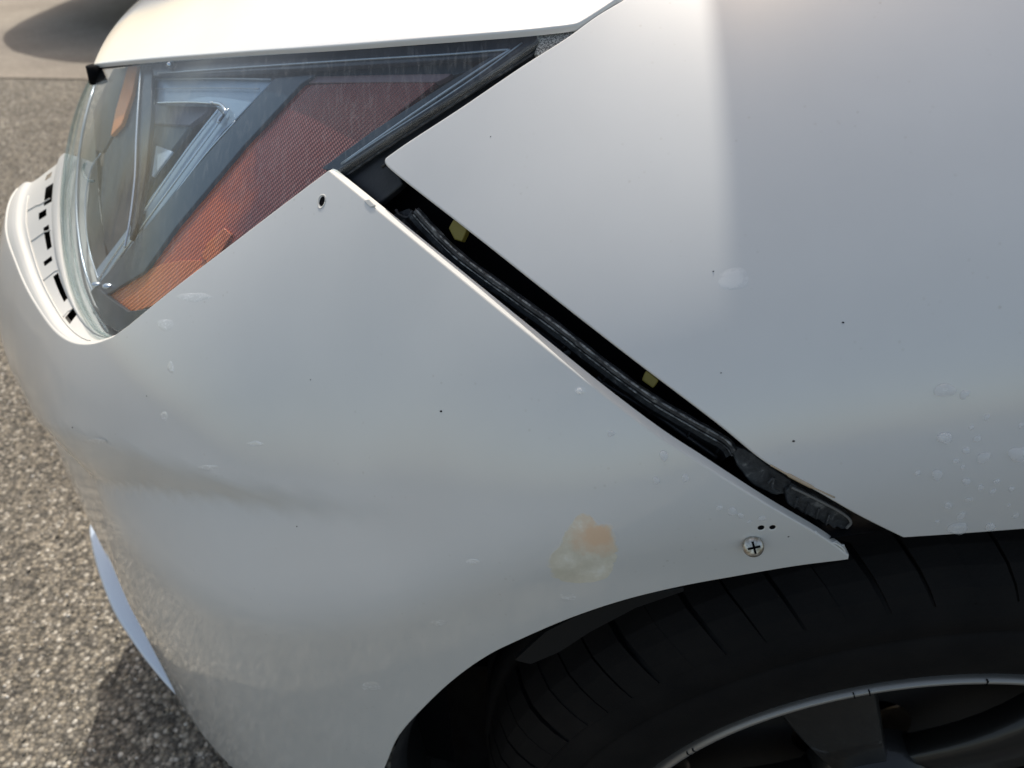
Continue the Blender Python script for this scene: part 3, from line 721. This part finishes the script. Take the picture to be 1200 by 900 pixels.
# ------------------------------------------------------------------ headlight
hl = empty('headlight'); adopt(hl)
OFFX = lambda s, z: .016 * sstep(.80, .70, z) * (1 - sstep(-.46, -.28, s))   # the lamp stands back from the bumper ledge
lens_top = [(113, 78), (180, 72), (260, 66), (360, 58), (470, 50), (560, 43), (622, 38)]
lens_tip = [(622, 38), (630, 41), (627, 49)]
lens_rear = [(627, 49), (560, 94), (470, 150), (425, 180), (392, 201)]
lens_low = [(392, 201), (330, 248), (260, 303), (200, 349), (150, 388), (128, 397)]
lens_left = [(128, 397), (108, 382), (88, 345), (76, 300), (71, 250), (74, 200), (82, 155), (94, 115), (113, 78)]
o1 = .0035
lens_poly = pxs(lens_top, 5, o1) + pxs(lens_tip, 3, o1)[1:] + pxs(lens_rear, 5, o1)[1:] + pxs(lens_low, 5, o1)[1:] + pxs(lens_left, 5, o1)[1:-1]
lens = sheet('lens', lens_poly, LENS, hl, off=o1, lip=.004, rnd=.0015, grid=.007, edge_mat=LENS2)
# interior layers
def hp(name, pts, m, off, **k):
    k.setdefault('lip', .003); k.setdefault('rnd', .0006); k.setdefault('grid', .008)
    return pxsheet(name, pts, m, hl, off=off, n=4, **k)
hp('housing', [(95, 90), (140, 66), (640, 30), (640, 52), (392, 215), (135, 405), (100, 380), (80, 330), (70, 250), (76, 170)], HOUSE, .055, lip=0)
# side wall of the housing along the lower and rear edge
def wall(name, pts, o_a, o_b, m, steps=5, par=hl):
    c = catmull(pts, 5); return ribbon(name, [[at(a, b, o_) for a, b in c] for o_ in np.linspace(o_a, o_b, steps)], m, par)
wall('housing_wall', [(628, 50), (560, 96), (470, 152), (392, 206), (330, 252), (260, 307), (200, 353), (150, 392)], .006, .05, HOUSE)
# black masked border of the lens and grooves
hp('lens_border', [(178, 70), (360, 57), (560, 42), (624, 38), (628, 44), (600, 64), (560, 66), (480, 72), (360, 79), (180, 88)], mat('border_navy', (.022, .032, .045), .3), .010)
hp('lens_border', [(628, 46), (560, 92), (470, 149), (394, 200), (378, 197), (440, 152), (520, 101), (575, 67)], mat('border_navy2', (.030, .042, .055), .3), .0105)
for pts_, rr, mm in (([(185, 86), (300, 78), (420, 70), (520, 64), (596, 58)], .0006, SATIN), ([(598, 58), (560, 82), (480, 136), (400, 192)], .0006, SATIN),
                     ([(612, 50), (560, 88), (500, 128), (440, 166), (400, 193)], .0004, SATIN), ([(140, 75), (300, 62), (460, 51), (610, 40)], .0005, SATIN)):
    pxtube('trim_line', pts_, rr, mm, hl, off=.009, n=6)
# red amber side reflector, its sunlit lower tip painted brighter
hp('side_reflector', [(352, 100), (512, 95), (470, 128), (388, 200), (300, 270), (250, 308), (212, 308), (190, 312), (170, 318), (205, 268), (285, 172)], AMBER, .020, grid=.006)
hp('side_reflector', [(170, 318), (190, 310), (212, 306), (250, 306), (262, 300), (200, 350), (160, 364), (124, 360), (122, 346)], AMBER_SUNLIT, .019, grid=.005)
hp('side_reflector', [(352, 96), (368, 90), (528, 87), (512, 95)], mat('dusky_mauve', (.20, .13, .14), .3), .019)
hp('side_reflector', [(236, 300), (244, 284), (262, 268), (270, 275), (258, 296), (244, 308)], AMBER_SUNLIT, .0175, grid=.004)
# diagonal blue grey bezel between the reflector and the lamp chamber
hp('bezel', [(322, 92), (368, 88), (352, 98), (285, 170), (205, 266), (168, 318), (122, 346), (116, 332), (150, 292), (230, 196)], BEZEL, .016, grid=.006)
hp('bezel', [(180, 88), (322, 82), (540, 72), (556, 80), (528, 88), (360, 90), (322, 93), (180, 94)], BEZEL, .022, grid=.008)
# chrome triangle frame
FR = mat('frame_silver', (.30, .39, .48), .3, .2)
hp('chrome_frame', [(180, 92), (320, 93), (275, 140), (262, 152), (232, 190), (150, 292), (118, 334), (112, 318), (150, 268), (200, 200), (256, 126), (250, 121), (180, 120)], FR, .021, grid=.005)
hp('chamber_roof', [(176, 121), (248, 121), (242, 130), (222, 146), (175, 144)], mat('mauve_grey', (.13, .13, .18), .3), .032)
hp('chamber_back', [(174, 144), (224, 144), (196, 182), (158, 238), (150, 246), (168, 190)], mat('chamber_grey', (.12, .16, .19), .3, 0), .036)
hp('chamber_shutter', [(183, 171), (201, 178), (180, 206), (178, 206)], mat('pale_blue', (.70, .82, .95), .3), .031, lip=.001)
for pts_, rr, mm in (([(258, 126), (222, 172), (180, 232), (130, 306), (116, 328)], .0009, CHROME), ([(268, 128), (234, 174), (190, 234), (140, 302), (124, 326)], .0008, CHROME),
                     ([(276, 142), (240, 182), (200, 234), (150, 300), (130, 327)], .0006, CHROME), ([(180, 121), (215, 120), (250, 121)], .0009, CHROME),
                     ([(180, 93), (250, 92), (318, 93)], .0006, SATIN), ([(182, 104), (250, 103), (304, 104)], .0004, SATIN)):
    pxtube('light_guide', pts_, rr, mm, hl, off=.018, n=6)
# knuckle at the top of the light guide
pxtube('guide_joint', [(250, 121), (259, 123), (264, 131), (258, 139), (256, 144)], .0013, CHROME, hl, off=.016, n=5)
pxtube('guide_joint', [(256, 127), (262, 134), (257, 142)], .0009, BEZEL, hl, off=.0125, n=5)
# upright divider, orange marker strip, brown chamber on the left
hp('divider', [(168, 74), (178, 73), (176, 140), (170, 200), (160, 262), (152, 280), (156, 230), (162, 150)], mat('divider_dark', (.03, .035, .045), .25), .013, grid=.005)
pxtube('divider_edge', [(166, 75), (163, 110), (160, 160), (158, 210), (152, 260), (146, 290)], .0009, CHROME, hl, off=.0115, n=6)
hp('marker_chamber', [(124, 82), (154, 79), (146, 120), (136, 150), (120, 178), (112, 175), (110, 130)], BROWN, .026, grid=.006)
hp('marker_strip', [(150, 77), (161, 76), (154, 110), (142, 145), (130, 158), (136, 128), (144, 100)], ORANGE, .018, grid=.005)
hp('projector_shroud', [(148, 92), (166, 80), (162, 150), (156, 210), (146, 290), (132, 310), (122, 280), (118, 230), (122, 182), (140, 150)], mat('shroud_dark', (.022, .028, .040), .35, .1), .022, grid=.005)
hp('inner_shell', [(120, 84), (112, 130), (112, 180), (116, 240), (124, 300), (118, 332), (128, 380), (108, 366), (92, 320), (84, 260), (84, 190), (98, 120)], mat('shell_grey', (.06, .065, .06), .3, .1), .030, grid=.006)
for k, pts_ in enumerate(([(112, 96), (100, 140), (92, 190), (90, 250), (98, 310), (114, 352), (132, 376)], [(104, 100), (90, 150), (82, 210), (82, 260), (92, 320), (108, 360), (126, 388)],
                          [(118, 180), (106, 200), (100, 240), (104, 290), (116, 330)])):
    pxtube('shell_ridge', pts_, (.0012, .0009, .0006)[k], (SATIN, LENS2, SATIN)[k], hl, off=(.016, .007, .02)[k], n=6)
hp('lower_trim', [(106, 342), (112, 336), (128, 350), (150, 366), (176, 362), (160, 376), (138, 388), (122, 378)], HOUSE, .014, grid=.004)
for q_ in ((113, 333), (126, 335)):
    s, z = sz(*q_, .014); c = pt(s, z, .014)
    bm = bmesh.new(); bmesh.ops.create_uvsphere(bm, u_segments=14, v_segments=8, radius=.003, matrix=Matrix.Translation(c) @ Matrix.Diagonal((1.3, 1, .6, 1))); bm_obj('reflector_stud', bm, CHROME, hl, True)
s, z = sz(199, 76, .006); c = pt(s, z, .006)
bm = bmesh.new(); bmesh.ops.create_uvsphere(bm, u_segments=14, v_segments=8, radius=.0022, matrix=Matrix.Translation(c)); bm_obj('aiming_stud', bm, CHROME, hl, True)
pxtube('aiming_ring', [(194, 77), (199, 71), (205, 76), (200, 81), (194, 77)], .0007, BLACK, hl, off=.0055, n=5)
# vent bump on the left of the lens
pxtube('lens_bump', [(100, 190), (97, 200), (102, 210), (109, 212)], .0011, LENS2, hl, off=.003, n=5)
# bright lower-left rim of the lens
pxtube('lens_rim', [(113, 79), (95, 116), (83, 155), (75, 200), (72, 250), (77, 300), (89, 345), (109, 382), (128, 394)], .0012, LENS2, hl, off=.003, n=6)

OFFX = None
# --- weatherstrip between hood, headlight and fender
adopt(pxtube('hood_seal', [(118, 78), (180, 71.5), (260, 65), (360, 57.5), (470, 49), (560, 42), (618, 36.5), (640, 35)], .0022, BLACK, None, off=.009, n=6))
adopt(pxsheet('corner_trim', [(630, 37), (650, 33), (676, 31), (682, 32), (664, 44), (640, 60), (628, 62), (634, 48)], SPECK, None, off=.006, lip=.003, grid=.005))
adopt(pxsheet('rear_seal', [(640, 58), (664, 45), (612, 78), (540, 127), (456, 183), (470, 215), (440, 240), (392, 201), (430, 177), (500, 132), (570, 92), (628, 54)], BLACK, None, off=.012, lip=.003, grid=.006))
adopt(pxtube('seal_bead', [(628, 62), (560, 104), (500, 143), (440, 182), (406, 206)], .0008, DUSTY, None, off=.009, n=6))
adopt(pxtube('seal_bead', [(650, 62), (600, 92), (540, 132), (470, 178), (448, 196)], .0009, BLACK, None, off=.007, n=6))
adopt(pxtube('shut_line', [(640, 33), (678, 29), (700, 16), (728, -4)], .0016, VOID, None, off=.005, n=6))
bm = bmesh.new(); c = at(112, 78, 0) if False else Lc[0] + np.array([.0, -.004, -.008])
bmesh.ops.create_cone(bm, segments=16, radius1=.0075, radius2=.006, depth=.014, cap_ends=True, matrix=Matrix.Translation(c)); adopt(bm_obj('hood_buffer', bm, VOID, None, True))

# ------------------------------------------------------------------ bumper ledge under the headlight
inner_px_old = [(74, 182), (70, 200), (67, 230), (67, 262), (70, 295), (77, 330), (88, 360), (104, 384), (118, 394), (130, 394), (140, 389)]
def proj(p):
    d = np.asarray(p) - CAM; q_ = d @ FW; return (600 + FPX * d[0] / q_, 450 - FPX * (d @ UP) / q_)
inner_px = [(77, 176), (74, 190), (71, 210), (69, 232), (68, 256), (69, 282), (73, 308), (79, 333), (88, 357), (101, 378), (115, 390), (128, 394), (139, 391)]
_ic = catmull(inner_px, 14)
lo = np.array(catmull(ledge[::3] + [ledge[-1]], 8)); nl_ = len(lo); uu = np.linspace(0, 1, nl_); tp = np.array([1 - .75 * sstep(.70, 1, u) for u in uu])
LO_ = [pt(a, b, 0) for a, b in lo]; LI_ = [at(x_, y_, .018) for x_, y_ in np.stack([np.interp(uu, np.linspace(0, 1, len(_ic)), _ic[:, k_]) for k_ in (0, 1)], 1)]; LN_ = [nrm(a, b) for a, b in lo]
prof = [(0, .0012), (.06, .0004), (.14, .0), (.20, .0006), (.23, .0040), (.26, .0046)] + [(t, .0048) for t in np.linspace(.32, .74, 10)] + [(.78, .0052), (.82, .0022), (.90, .0012), (.95, .0014), (.98, .012), (1.0, .050)]
slots = [[(52, 217), (62, 217), (60, 238), (51, 235)], [(43, 247), (53, 248), (53, 254), (43, 254)], [(51, 265), (57, 265), (61, 290), (54, 285)], [(49, 301), (62, 302), (62, 308), (50, 308)],
         [(51, 204), (60, 203), (58, 209), (51, 209)], [(64, 318), (68, 318), (79, 352), (73, 348)], [(73, 366), (85, 363), (91, 372), (78, 376)]]
rows = []; rpx = []
# densify the profile so that the slots are cut cleanly
tt_ = np.interp(np.linspace(0, len(prof) - 1, 64), range(len(prof)), [p[0] for p in prof]); oo_ = np.interp(np.linspace(0, len(prof) - 1, 64), range(len(prof)), [p[1] for p in prof])
for t, o_ in zip(tt_, oo_):
    rows.append([O + (I - O) * t - N_ * (o_ - .036 * t * .0) * k for O, I, N_, k in zip(LO_, LI_, LN_, tp)]); rpx.append(np.array([proj(p) for p in rows[-1]]))
RP = np.array(rpx); slot_cells = []
for cx_, cy_, hw, hh in ((57, 206, 4, 3), (57, 227, 5, 11), (49, 251, 5, 3.5), (55, 278, 4, 13), (55, 305, 6, 3.5), (70, 336, 3.5, 17), (83, 370, 7, 5)):
    d = np.hypot(RP[..., 0] - cx_, RP[..., 1] - cy_); i0, j0 = np.unravel_index(d.argmin(), d.shape)
    j1 = min(j0 + 1, RP.shape[1] - 1); i1 = min(i0 + 1, RP.shape[0] - 1)
    dj = max(.3, np.hypot(*(RP[i0, j1] - RP[i0, j1 - 1]))); di = max(.15, np.hypot(*(RP[i1, j0] - RP[max(0, i1 - 4), j0])) / 4)
    slot_cells.append((i0, j0, max(2, int(hw / di)), max(1, int(hh / dj))))
def smask(i, j):
    return any(abs(i - a) <= h and abs(j - b) <= w_ for a, b, h, w_ in slot_cells)
lg = ribbon('headlight_ledge', rows, RAWW, bumper, mask=smask)
ribbon('slot_backing', [[O + (I - O) * t - N_ * .014 * k for O, I, N_, k in zip(LO_, LI_, LN_, tp)] for t in (.15, .5, .95)], VOID, bumper)
def LP(u, t, d=0):
    i = int(u * (nl_ - 1)); return LO_[i] + (LI_[i] - LO_[i]) * t - LN_[i] * d * tp[i]
tube('ledge_rib', [LP(u, .30, .0042) for u in np.linspace(.12, .8, 40)], .0007, RAWW, bumper, nseg=6)
for u in (.20, .33, .49, .64):
    tube('ledge_rib', [LP(u + .01 * (t - .3), t, .0046) for t in np.linspace(.32, .72, 8)], .0006, RAWW, bumper, nseg=6)

# ------------------------------------------------------------------ front splitter seen past the bumper corner
outer = [(97, 612), (95, 626), (107, 668), (127, 717), (148, 752), (168, 784), (196, 824), (224, 858)]
LIP = mat('splitter_sky_tint', (.62, .70, .80), .25, coat=1)  # white lip; the blue sky it reflects is put into the base colour
def onz(x, y, z):
    d = ray(x, y); t = (z - CH) / d[2]; return CAM + t * d
oz = [onz(a, b, .19) for a, b in catmull(outer, 6)]
inn = []
for p in oz:
    q_ = np.array([p[0] + .06, p[1] + .05, .20]); inn.append(q_)
tpr = [math.sin(math.pi * min(1, max(0, i / (len(oz) - 1)))) ** .5 for i in range(len(oz))]
rows = [[p + np.array([.018, .0155, .001]) + np.array([dx, dy, dz]) * k * .8 for p, k in zip(oz, tpr)] for dx, dy, dz in ((-.008, -.007, -.008), (-.015, -.013, -.005), (-.018, -.0155, -.001), (-.0175, -.015, .002), (-.014, -.012, .0045), (.0, .0, .007), (.04, .035, .010))]
adopt(ribbon('front_splitter', rows, LIP, None))

# ------------------------------------------------------------------ screw, primer patch, specks
s, z = sz(881, 636); c = pt(s, z); nn2 = nrm(s, z)
zq = Vector(nn2 * .55 + np.array([-.12, -.3, .62])).to_track_quat('Z', 'Y').to_matrix().to_4x4()
tilt = Matrix.Identity(4)
scr = empty('screw', parent=bumper)
bm = bmesh.new(); segs = 28; prof_ = [(.0049, 0), (.0052, .0006), (.0051, .0016), (.0044, .0025), (.0030, .0030)]
rg = []
for r_, h in prof_: rg.append([bm.verts.new((r_ * math.cos(2 * math.pi * i / segs), r_ * math.sin(2 * math.pi * i / segs), h)) for i in range(segs)])
for a in range(len(rg) - 1):
    for i in range(segs): bm.faces.new([rg[a][i], rg[a][(i + 1) % segs], rg[a + 1][(i + 1) % segs], rg[a + 1][i]])
bm.faces.new(rg[-1]); o = bm_obj('screw_head', bm, STEEL, scr, True)
o.matrix_local = Matrix.Translation(c + nn2 * .0022) @ zq @ tilt
bm = bmesh.new()
for a in (20, 110):
    bmesh.ops.create_cube(bm, size=1, matrix=Matrix.Translation((0, 0, .0026)) @ Matrix.Rotation(R(a), 4, 'Z') @ Matrix.Diagonal((.0062, .0011, .0011, 1)))
o = bm_obj('cross_slot', bm, VOID, scr); o.matrix_local = Matrix.Translation(c + nn2 * .0022) @ zq @ tilt
bm = bmesh.new(); bmesh.ops.create_cone(bm, segments=16, radius1=.0022, radius2=.0022, depth=.008, cap_ends=True); o = bm_obj('shank', bm, STEEL, scr); o.matrix_local = Matrix.Translation(c - nn2 * .002) @ zq
# hole rims (chipped paint)
for (a, b, r_) in ((377, 236, .0029), (892, 619, .0024), (905.5, 618.5, .0023)):
    s, z = sz(a, b); ring = []
    for i in range(25):
        th = 2 * math.pi * i / 24; q_ = (r_ + .0002) * (1 + .06 * math.sin(3 * th + a)); ring.append(pt(s + q_ * math.cos(th), z + q_ * math.sin(th), .0001))
    tube('chipped_rim', ring, .00042 if r_ > .0028 else .00012, RAWW, bumper, nseg=6)
    n2_ = nrm(s, z); bm = bmesh.new(); zq2 = Vector(n2_).to_track_quat('Z', 'Y').to_matrix().to_4x4()
    bmesh.ops.create_cone(bm, segments=20, radius1=r_ * .98, radius2=r_ * .98, depth=.001, cap_ends=True, matrix=Matrix.Translation(pt(s, z, .0009)) @ zq2); bm_obj('hole_backing', bm, VOID, bumper)

def patch(name, outline, stops, scale, fade, off=-.0001, parent=bumper, rough=.6, thick=.0001, second=None, streak=False):
    """a thin uneven crust lying on the paint, feathered at its border"""
    cx, cy = np.mean(outline, 0); oc_ = catmull(list(outline) + [outline[0]], 6)[:-1]
    V = []; F_ = []; fd = []; rings = 14; k = len(oc_)
    for j in range(rings + 1):
        t = j / rings
        for a, b in oc_:
            s, z = sz(cx + (a - cx) * t, cy + (b - cy) * t); V.append(pt(s, z, 0) + nrm(s, z) * (.00008 - .00016 * t ** 4)); fd.append(t)
    for j in range(rings):
        for i in range(k): F_.append([j * k + i, j * k + (i + 1) % k, (j + 1) * k + (i + 1) % k, (j + 1) * k + i])
    m = mat(name + '_m', (.8, .7, .5), rough); at_ = N(m, 'Attribute'); at_.attribute_name = 'fade'
    n = noise(m, scale, 5, .6); c = ramp(m, n.outputs[0], stops).outputs[0]
    if second:                                            # an area of another colour round one spot of the crust
        sp, rad2, col2 = second; vd = N(m, 'VectorMath', operation='DISTANCE'); gm = N(m, 'NewGeometry'); L(m, gm.outputs['Position'], vd.inputs[0]); vd.inputs[1].default_value = tuple(at(*sp))
        f = mth(m, 'ADD', mth(m, 'DIVIDE', vd.outputs['Value'], rad2), mth(m, 'MULTIPLY', mth(m, 'SUBTRACT', n.outputs[0], .5), 1.6))
        c = mixc(m, ramp(m, f, [(.35, (1, 1, 1)), (1.1, (0, 0, 0))]).outputs[0], c, col2)
    n2 = noise(m, scale * 1.3, 7, .7, dist=.6)
    al = mth(m, 'SUBTRACT', 1, mth(m, 'ADD', mth(m, 'POWER', at_.outputs['Fac'], 2.2), mth(m, 'MULTIPLY', mth(m, 'SUBTRACT', n2.outputs[0], .5), fade)))
    al = ramp(m, al, [(.12, (0, 0, 0)), (.30 if second else .5, (1, 1, 1))]).outputs[0]
    if streak:
        ns = noise(m, 420, 6, .75, vec=coords(m, (.45, 1, 1)), dist=1.2); al = mth(m, 'MULTIPLY', al, ramp(m, ns.outputs[0], [(.50, (0, 0, 0)), (.66, (1, 1, 1))]).outputs[0])
    L(m, mixc(m, al, (.68, .68, .655) if parent is bumper else (.68, .68, .665), c), P(m).inputs['Base Color'])
    P(m).inputs['Coat IOR'].default_value = 2.0; P(m).inputs['Roughness'].default_value = .42
    L(m, ramp(m, al, [(0, (1, 1, 1)), (1, (1 - rough,) * 3)]).outputs[0], P(m).inputs['Coat Weight'])
    if second: L(m, bump(m, mth(m, 'MULTIPLY', al, n.outputs[0]), .4, .0005), P(m).inputs['Normal'])
    o = mesh_obj(name, V, F_, m, parent); a_ = o.data.attributes.new('fade', 'FLOAT', 'POINT'); a_.data.foreach_set('value', fd); return o
patch('primer_patch', [(660, 622), (674, 603), (690, 600), (702, 610), (719, 614), (727, 640), (722, 676), (703, 688), (666, 690), (643, 678), (640, 652), (652, 640)],
      [(.34, (.64, .60, .48)), (.48, (.70, .655, .53)), (.60, (.78, .74, .62)), (.68, (.86, .83, .73))], 75, 1.0, second=((698, 628), .0155, (.80, .57, .38)), rough=.75)
# pale smears and scuffs, some painted for small white glints; specks
for q_, sc in (((228, 348), (24, 7)), ((193, 380), (12, 9)), ((858, 326), (24, 16)), ((435, 805), (16, 7)), ((300, 520), (12, 4)), ((245, 548), (14, 4)), ((680, 457), (9, 6)), ((200, 431), (5, 9)), ((192, 488), (5, 9)), ((110, 517), (18, 4)), ((515, 730), (14, 5)), ((554, 658), (10, 4)), ((665, 700), (12, 8))):
    par = fender if q_[0] == 858 else bumper
    oo = [(q_[0] + sc[0] * math.cos(t) * random.uniform(.7, 1.1), q_[1] + sc[1] * math.sin(t) * random.uniform(.7, 1.1)) for t in np.linspace(0, 2 * math.pi, 9)[:-1]]
    patch('pale_scuff_glint', oo, [(.4, (.84, .85, .85)), (.6, (.90, .90, .90))], 260, 2.2, parent=par, rough=.5, streak=q_[0] != 858) if q_[0] != 858 else patch('pale_smear', oo, [(.4, (.73, .732, .72)), (.6, (.77, .77, .76))], 130, 3.2, parent=par, rough=.5)
SP = [(517, 482, 1.7, bumper), (85, 501, 1.4, bumper), (364, 445, .9, bumper), (172, 464, .9, bumper), (930, 517, 1.5, fender), (988, 378, 1.2, fender), (836, 318, .9, fender),
      (348, 617, 1.0, bumper), (924, 629, 1.0, bumper), (845, 437, .8, fender), (575, 160, .7, fender)]
for a, b, r_, par in SP:
    if par is None: continue
    s, z = sz(a, b); c = pt(s, z); rr = r_ * .00042
    bm = bmesh.new(); bmesh.ops.create_icosphere(bm, subdivisions=1, radius=rr, matrix=Matrix.Translation(c) @ Matrix.Diagonal((1.2, .7, .9, 1))); bm_obj('dirt_speck', bm, VOID, par)

# ------------------------------------------------------------------ water drops
def drop(px, py, rp, asp, label, grp=None):
    s, z = sz(px, py); c = pt(s, z); n_ = Vector(nrm(s, z)); depth = np.dot(c - CAM, FW); rr = rp * depth / FPX
    bm = bmesh.new(); bmesh.ops.create_icosphere(bm, subdivisions=3, radius=1)
    ph = random.uniform(0, 6); 
    for v in bm.verts:
        a = math.atan2(v.co.y, v.co.x); k = 1 + .12 * math.sin(2 * a + ph) + .08 * math.sin(3 * a + 2 * ph)
        v.co.x *= k; v.co.y *= k
        v.co.z = v.co.z if v.co.z > 0 else v.co.z * .12
    o = bm_obj('water_drop', bm, WATER, None, True)
    o.matrix_world = Matrix.Translation(c + np.array(n_) * rr * .06) @ n_.to_track_quat('Z', 'Y').to_matrix().to_4x4() @ Matrix.Diagonal((rr * asp, rr, rr * .55, 1))
    return tag(o, label, 'water drop', grp)
gf = 'small water drops scattered on the fender above the wheel'; gb = 'small water drops on the bumper near its rear corner'
big = [((1122, 618), 11, 1.0, 'large clear water drop on the lip of the fender directly above the tyre'), ((1152, 536), 8, .9, 'clear round water drop in the middle of the cluster on the fender'),
       ((1107, 513), 8, 1.0, 'upper left water drop of the cluster below the shade line on the fender'), ((1192, 532), 10, 1.1, 'flat water drop on the fender at the right edge of the photo'),
       ((1098, 556), 8, .75, 'tall narrow water drop on the left side of the fender cluster'), ((1107, 457), 9, 1.3, 'water drop smear on the fender, topmost of the fender drops'),
       ((778, 534), 7, .7, 'tall bright water drop hanging on the bumper edge beside the gap')]
for (q_, rp, asp, lb) in big: drop(*q_, rp, asp, lb)
for q_, rp in (((1145, 514), 5), ((1132, 528), 5), ((1156, 489), 4), ((1120, 540), 4), ((1132, 564), 5), ((1149, 571), 4), ((1163, 576), 4), ((1168, 564), 4), ((1135, 585), 4), ((1111, 592), 5), ((1126, 604), 6), ((1160, 617), 6), ((1075, 554), 3.5), ((1185, 573), 4), ((1128, 547), 3), ((1190, 604), 4), ((1138, 501), 3), ((1196, 499), 3.5), ((1130, 462), 6), ((1098, 611), 3), ((1182, 592), 2.6)):
    drop(*q_, rp, random.uniform(.85, 1.1), 'small clear water drop among the cluster on the white fender above the tyre', gf)
for q_, rp in (((769, 563), 4.5), ((803, 560), 4.5), ((843, 595), 4), ((858, 599), 5.5), ((868, 604), 4), ((716, 508), 4), ((893, 607), 4), ((679, 458), 4), ((878, 611), 2.6)):
    drop(*q_, rp, random.uniform(.85, 1.15), 'small clear water drop on the white bumper below the dark gap', gb)

# ------------------------------------------------------------------ neighbouring vehicle (its nose shadow falls in view) and a roof added out of view to shade the fender
nv_ = empty('parked_car', (-.24, 4.90, 0)); tag(nv_, 'dark car parked beyond the hood, throwing a rounded nose shadow on the concrete', 'car')
DARK = mat('dark_blue_paint', (.03, .04, .06), .3, coat=1)
out_ = [(-2.42, .30), (-2.50, .45), (-2.48, .62), (-2.40, .80), (-2.2, .93), (-1.5, 1.02), (-1.15, 1.08), (-.45, 1.55), (.9, 1.62), (1.75, 1.55), (2.2, 1.1), (2.3, .6), (2.25, .3)]
bm = bmesh.new(); ringsb = []
ysb = np.linspace(-.92, .92, 15)
for y in ysb:
    e_ = abs(y) / .92; ring = []
    for x, z in out_:
        tuck = 0 if z < 1.0 else (z - 1.0) * .32
        yy = y * (1 - tuck); pull = .38 * e_ ** 4 if x < -1.5 else (.2 * e_ ** 4 * -1 if x > 1.9 else 0)
        ring.append(bm.verts.new((x + pull, yy, z - (.05 * e_ ** 4 if z > .5 else 0))))
    ringsb.append(ring)
for i in range(len(ysb) - 1):
    for k in range(len(out_)):
        k2 = (k + 1) % len(out_); bm.faces.new([ringsb[i][k], ringsb[i][k2], ringsb[i + 1][k2], ringsb[i + 1][k]])
bm.faces.new(ringsb[0]); bm.faces.new(ringsb[-1][::-1]); bm_obj('body', bm, DARK, nv_, False)
for x in (-1.25, 1.45):
    for y in (-.80, .80):
        wl = empty('wheel', (x, y, .34), nv_)
        lathe('tyre', [(.20, -.10), (.30, -.11), (.335, -.09), (.34, 0), (.335, .09), (.30, .11), (.20, .10), (.20, -.10)], 0, 0, RUBBER, wl, 40)
        lathe('rim', [(.001, -.09), (.06, -.10), (.17, -.07), (.205, -.10)], 0, 0, ALLOY, wl, 40)
for pts_ in ([(-1.1, 1.10), (-.48, 1.50), (.4, 1.55), (.4, 1.12)], [(.45, 1.12), (.45, 1.55), (1.6, 1.50), (1.9, 1.12)]):
    mesh_obj('side_window', [(x, -.92 * (1 - max(0, z - 1) * .32) - .004, z - .04) for x, z in pts_], [[0, 3, 2, 1] if pts_[0][0] < 0 else [0, 1, 2, 3]], GLASS, nv_, smooth=False)
cp_ = empty('shade_roof', (3, 2, 0)); tag(cp_, 'added unseen roof whose straight edge shades the rear part of the fender', 'shade_roof')  # invented roof out of view, placed so its edge shades the fender
RX = .098
bm = bmesh.new(); bmesh.ops.create_cube(bm, size=1, matrix=Matrix.Translation(((RX + 6.2) / 2 - 3, 0.35, 2.15)) @ Matrix.Diagonal((6.2 - RX, 3.1, .06, 1)))
bmesh.ops.bevel(bm, geom=bm.edges[:], offset=.004, segments=2, affect='EDGES'); bm_obj('roof', bm, mat('roof_sheet', (.7, .7, .69), .5), cp_)
for x, y in ((2.9, 1.8), (2.9, -1.1), (-2.6, 1.8)):
    bm = bmesh.new(); bmesh.ops.create_cone(bm, segments=12, radius1=.04, radius2=.04, depth=2.12, cap_ends=True, matrix=Matrix.Translation((x, y, 1.06))); bm_obj('post', bm, mat('post_paint', (.5, .5, .5), .4), cp_, True)
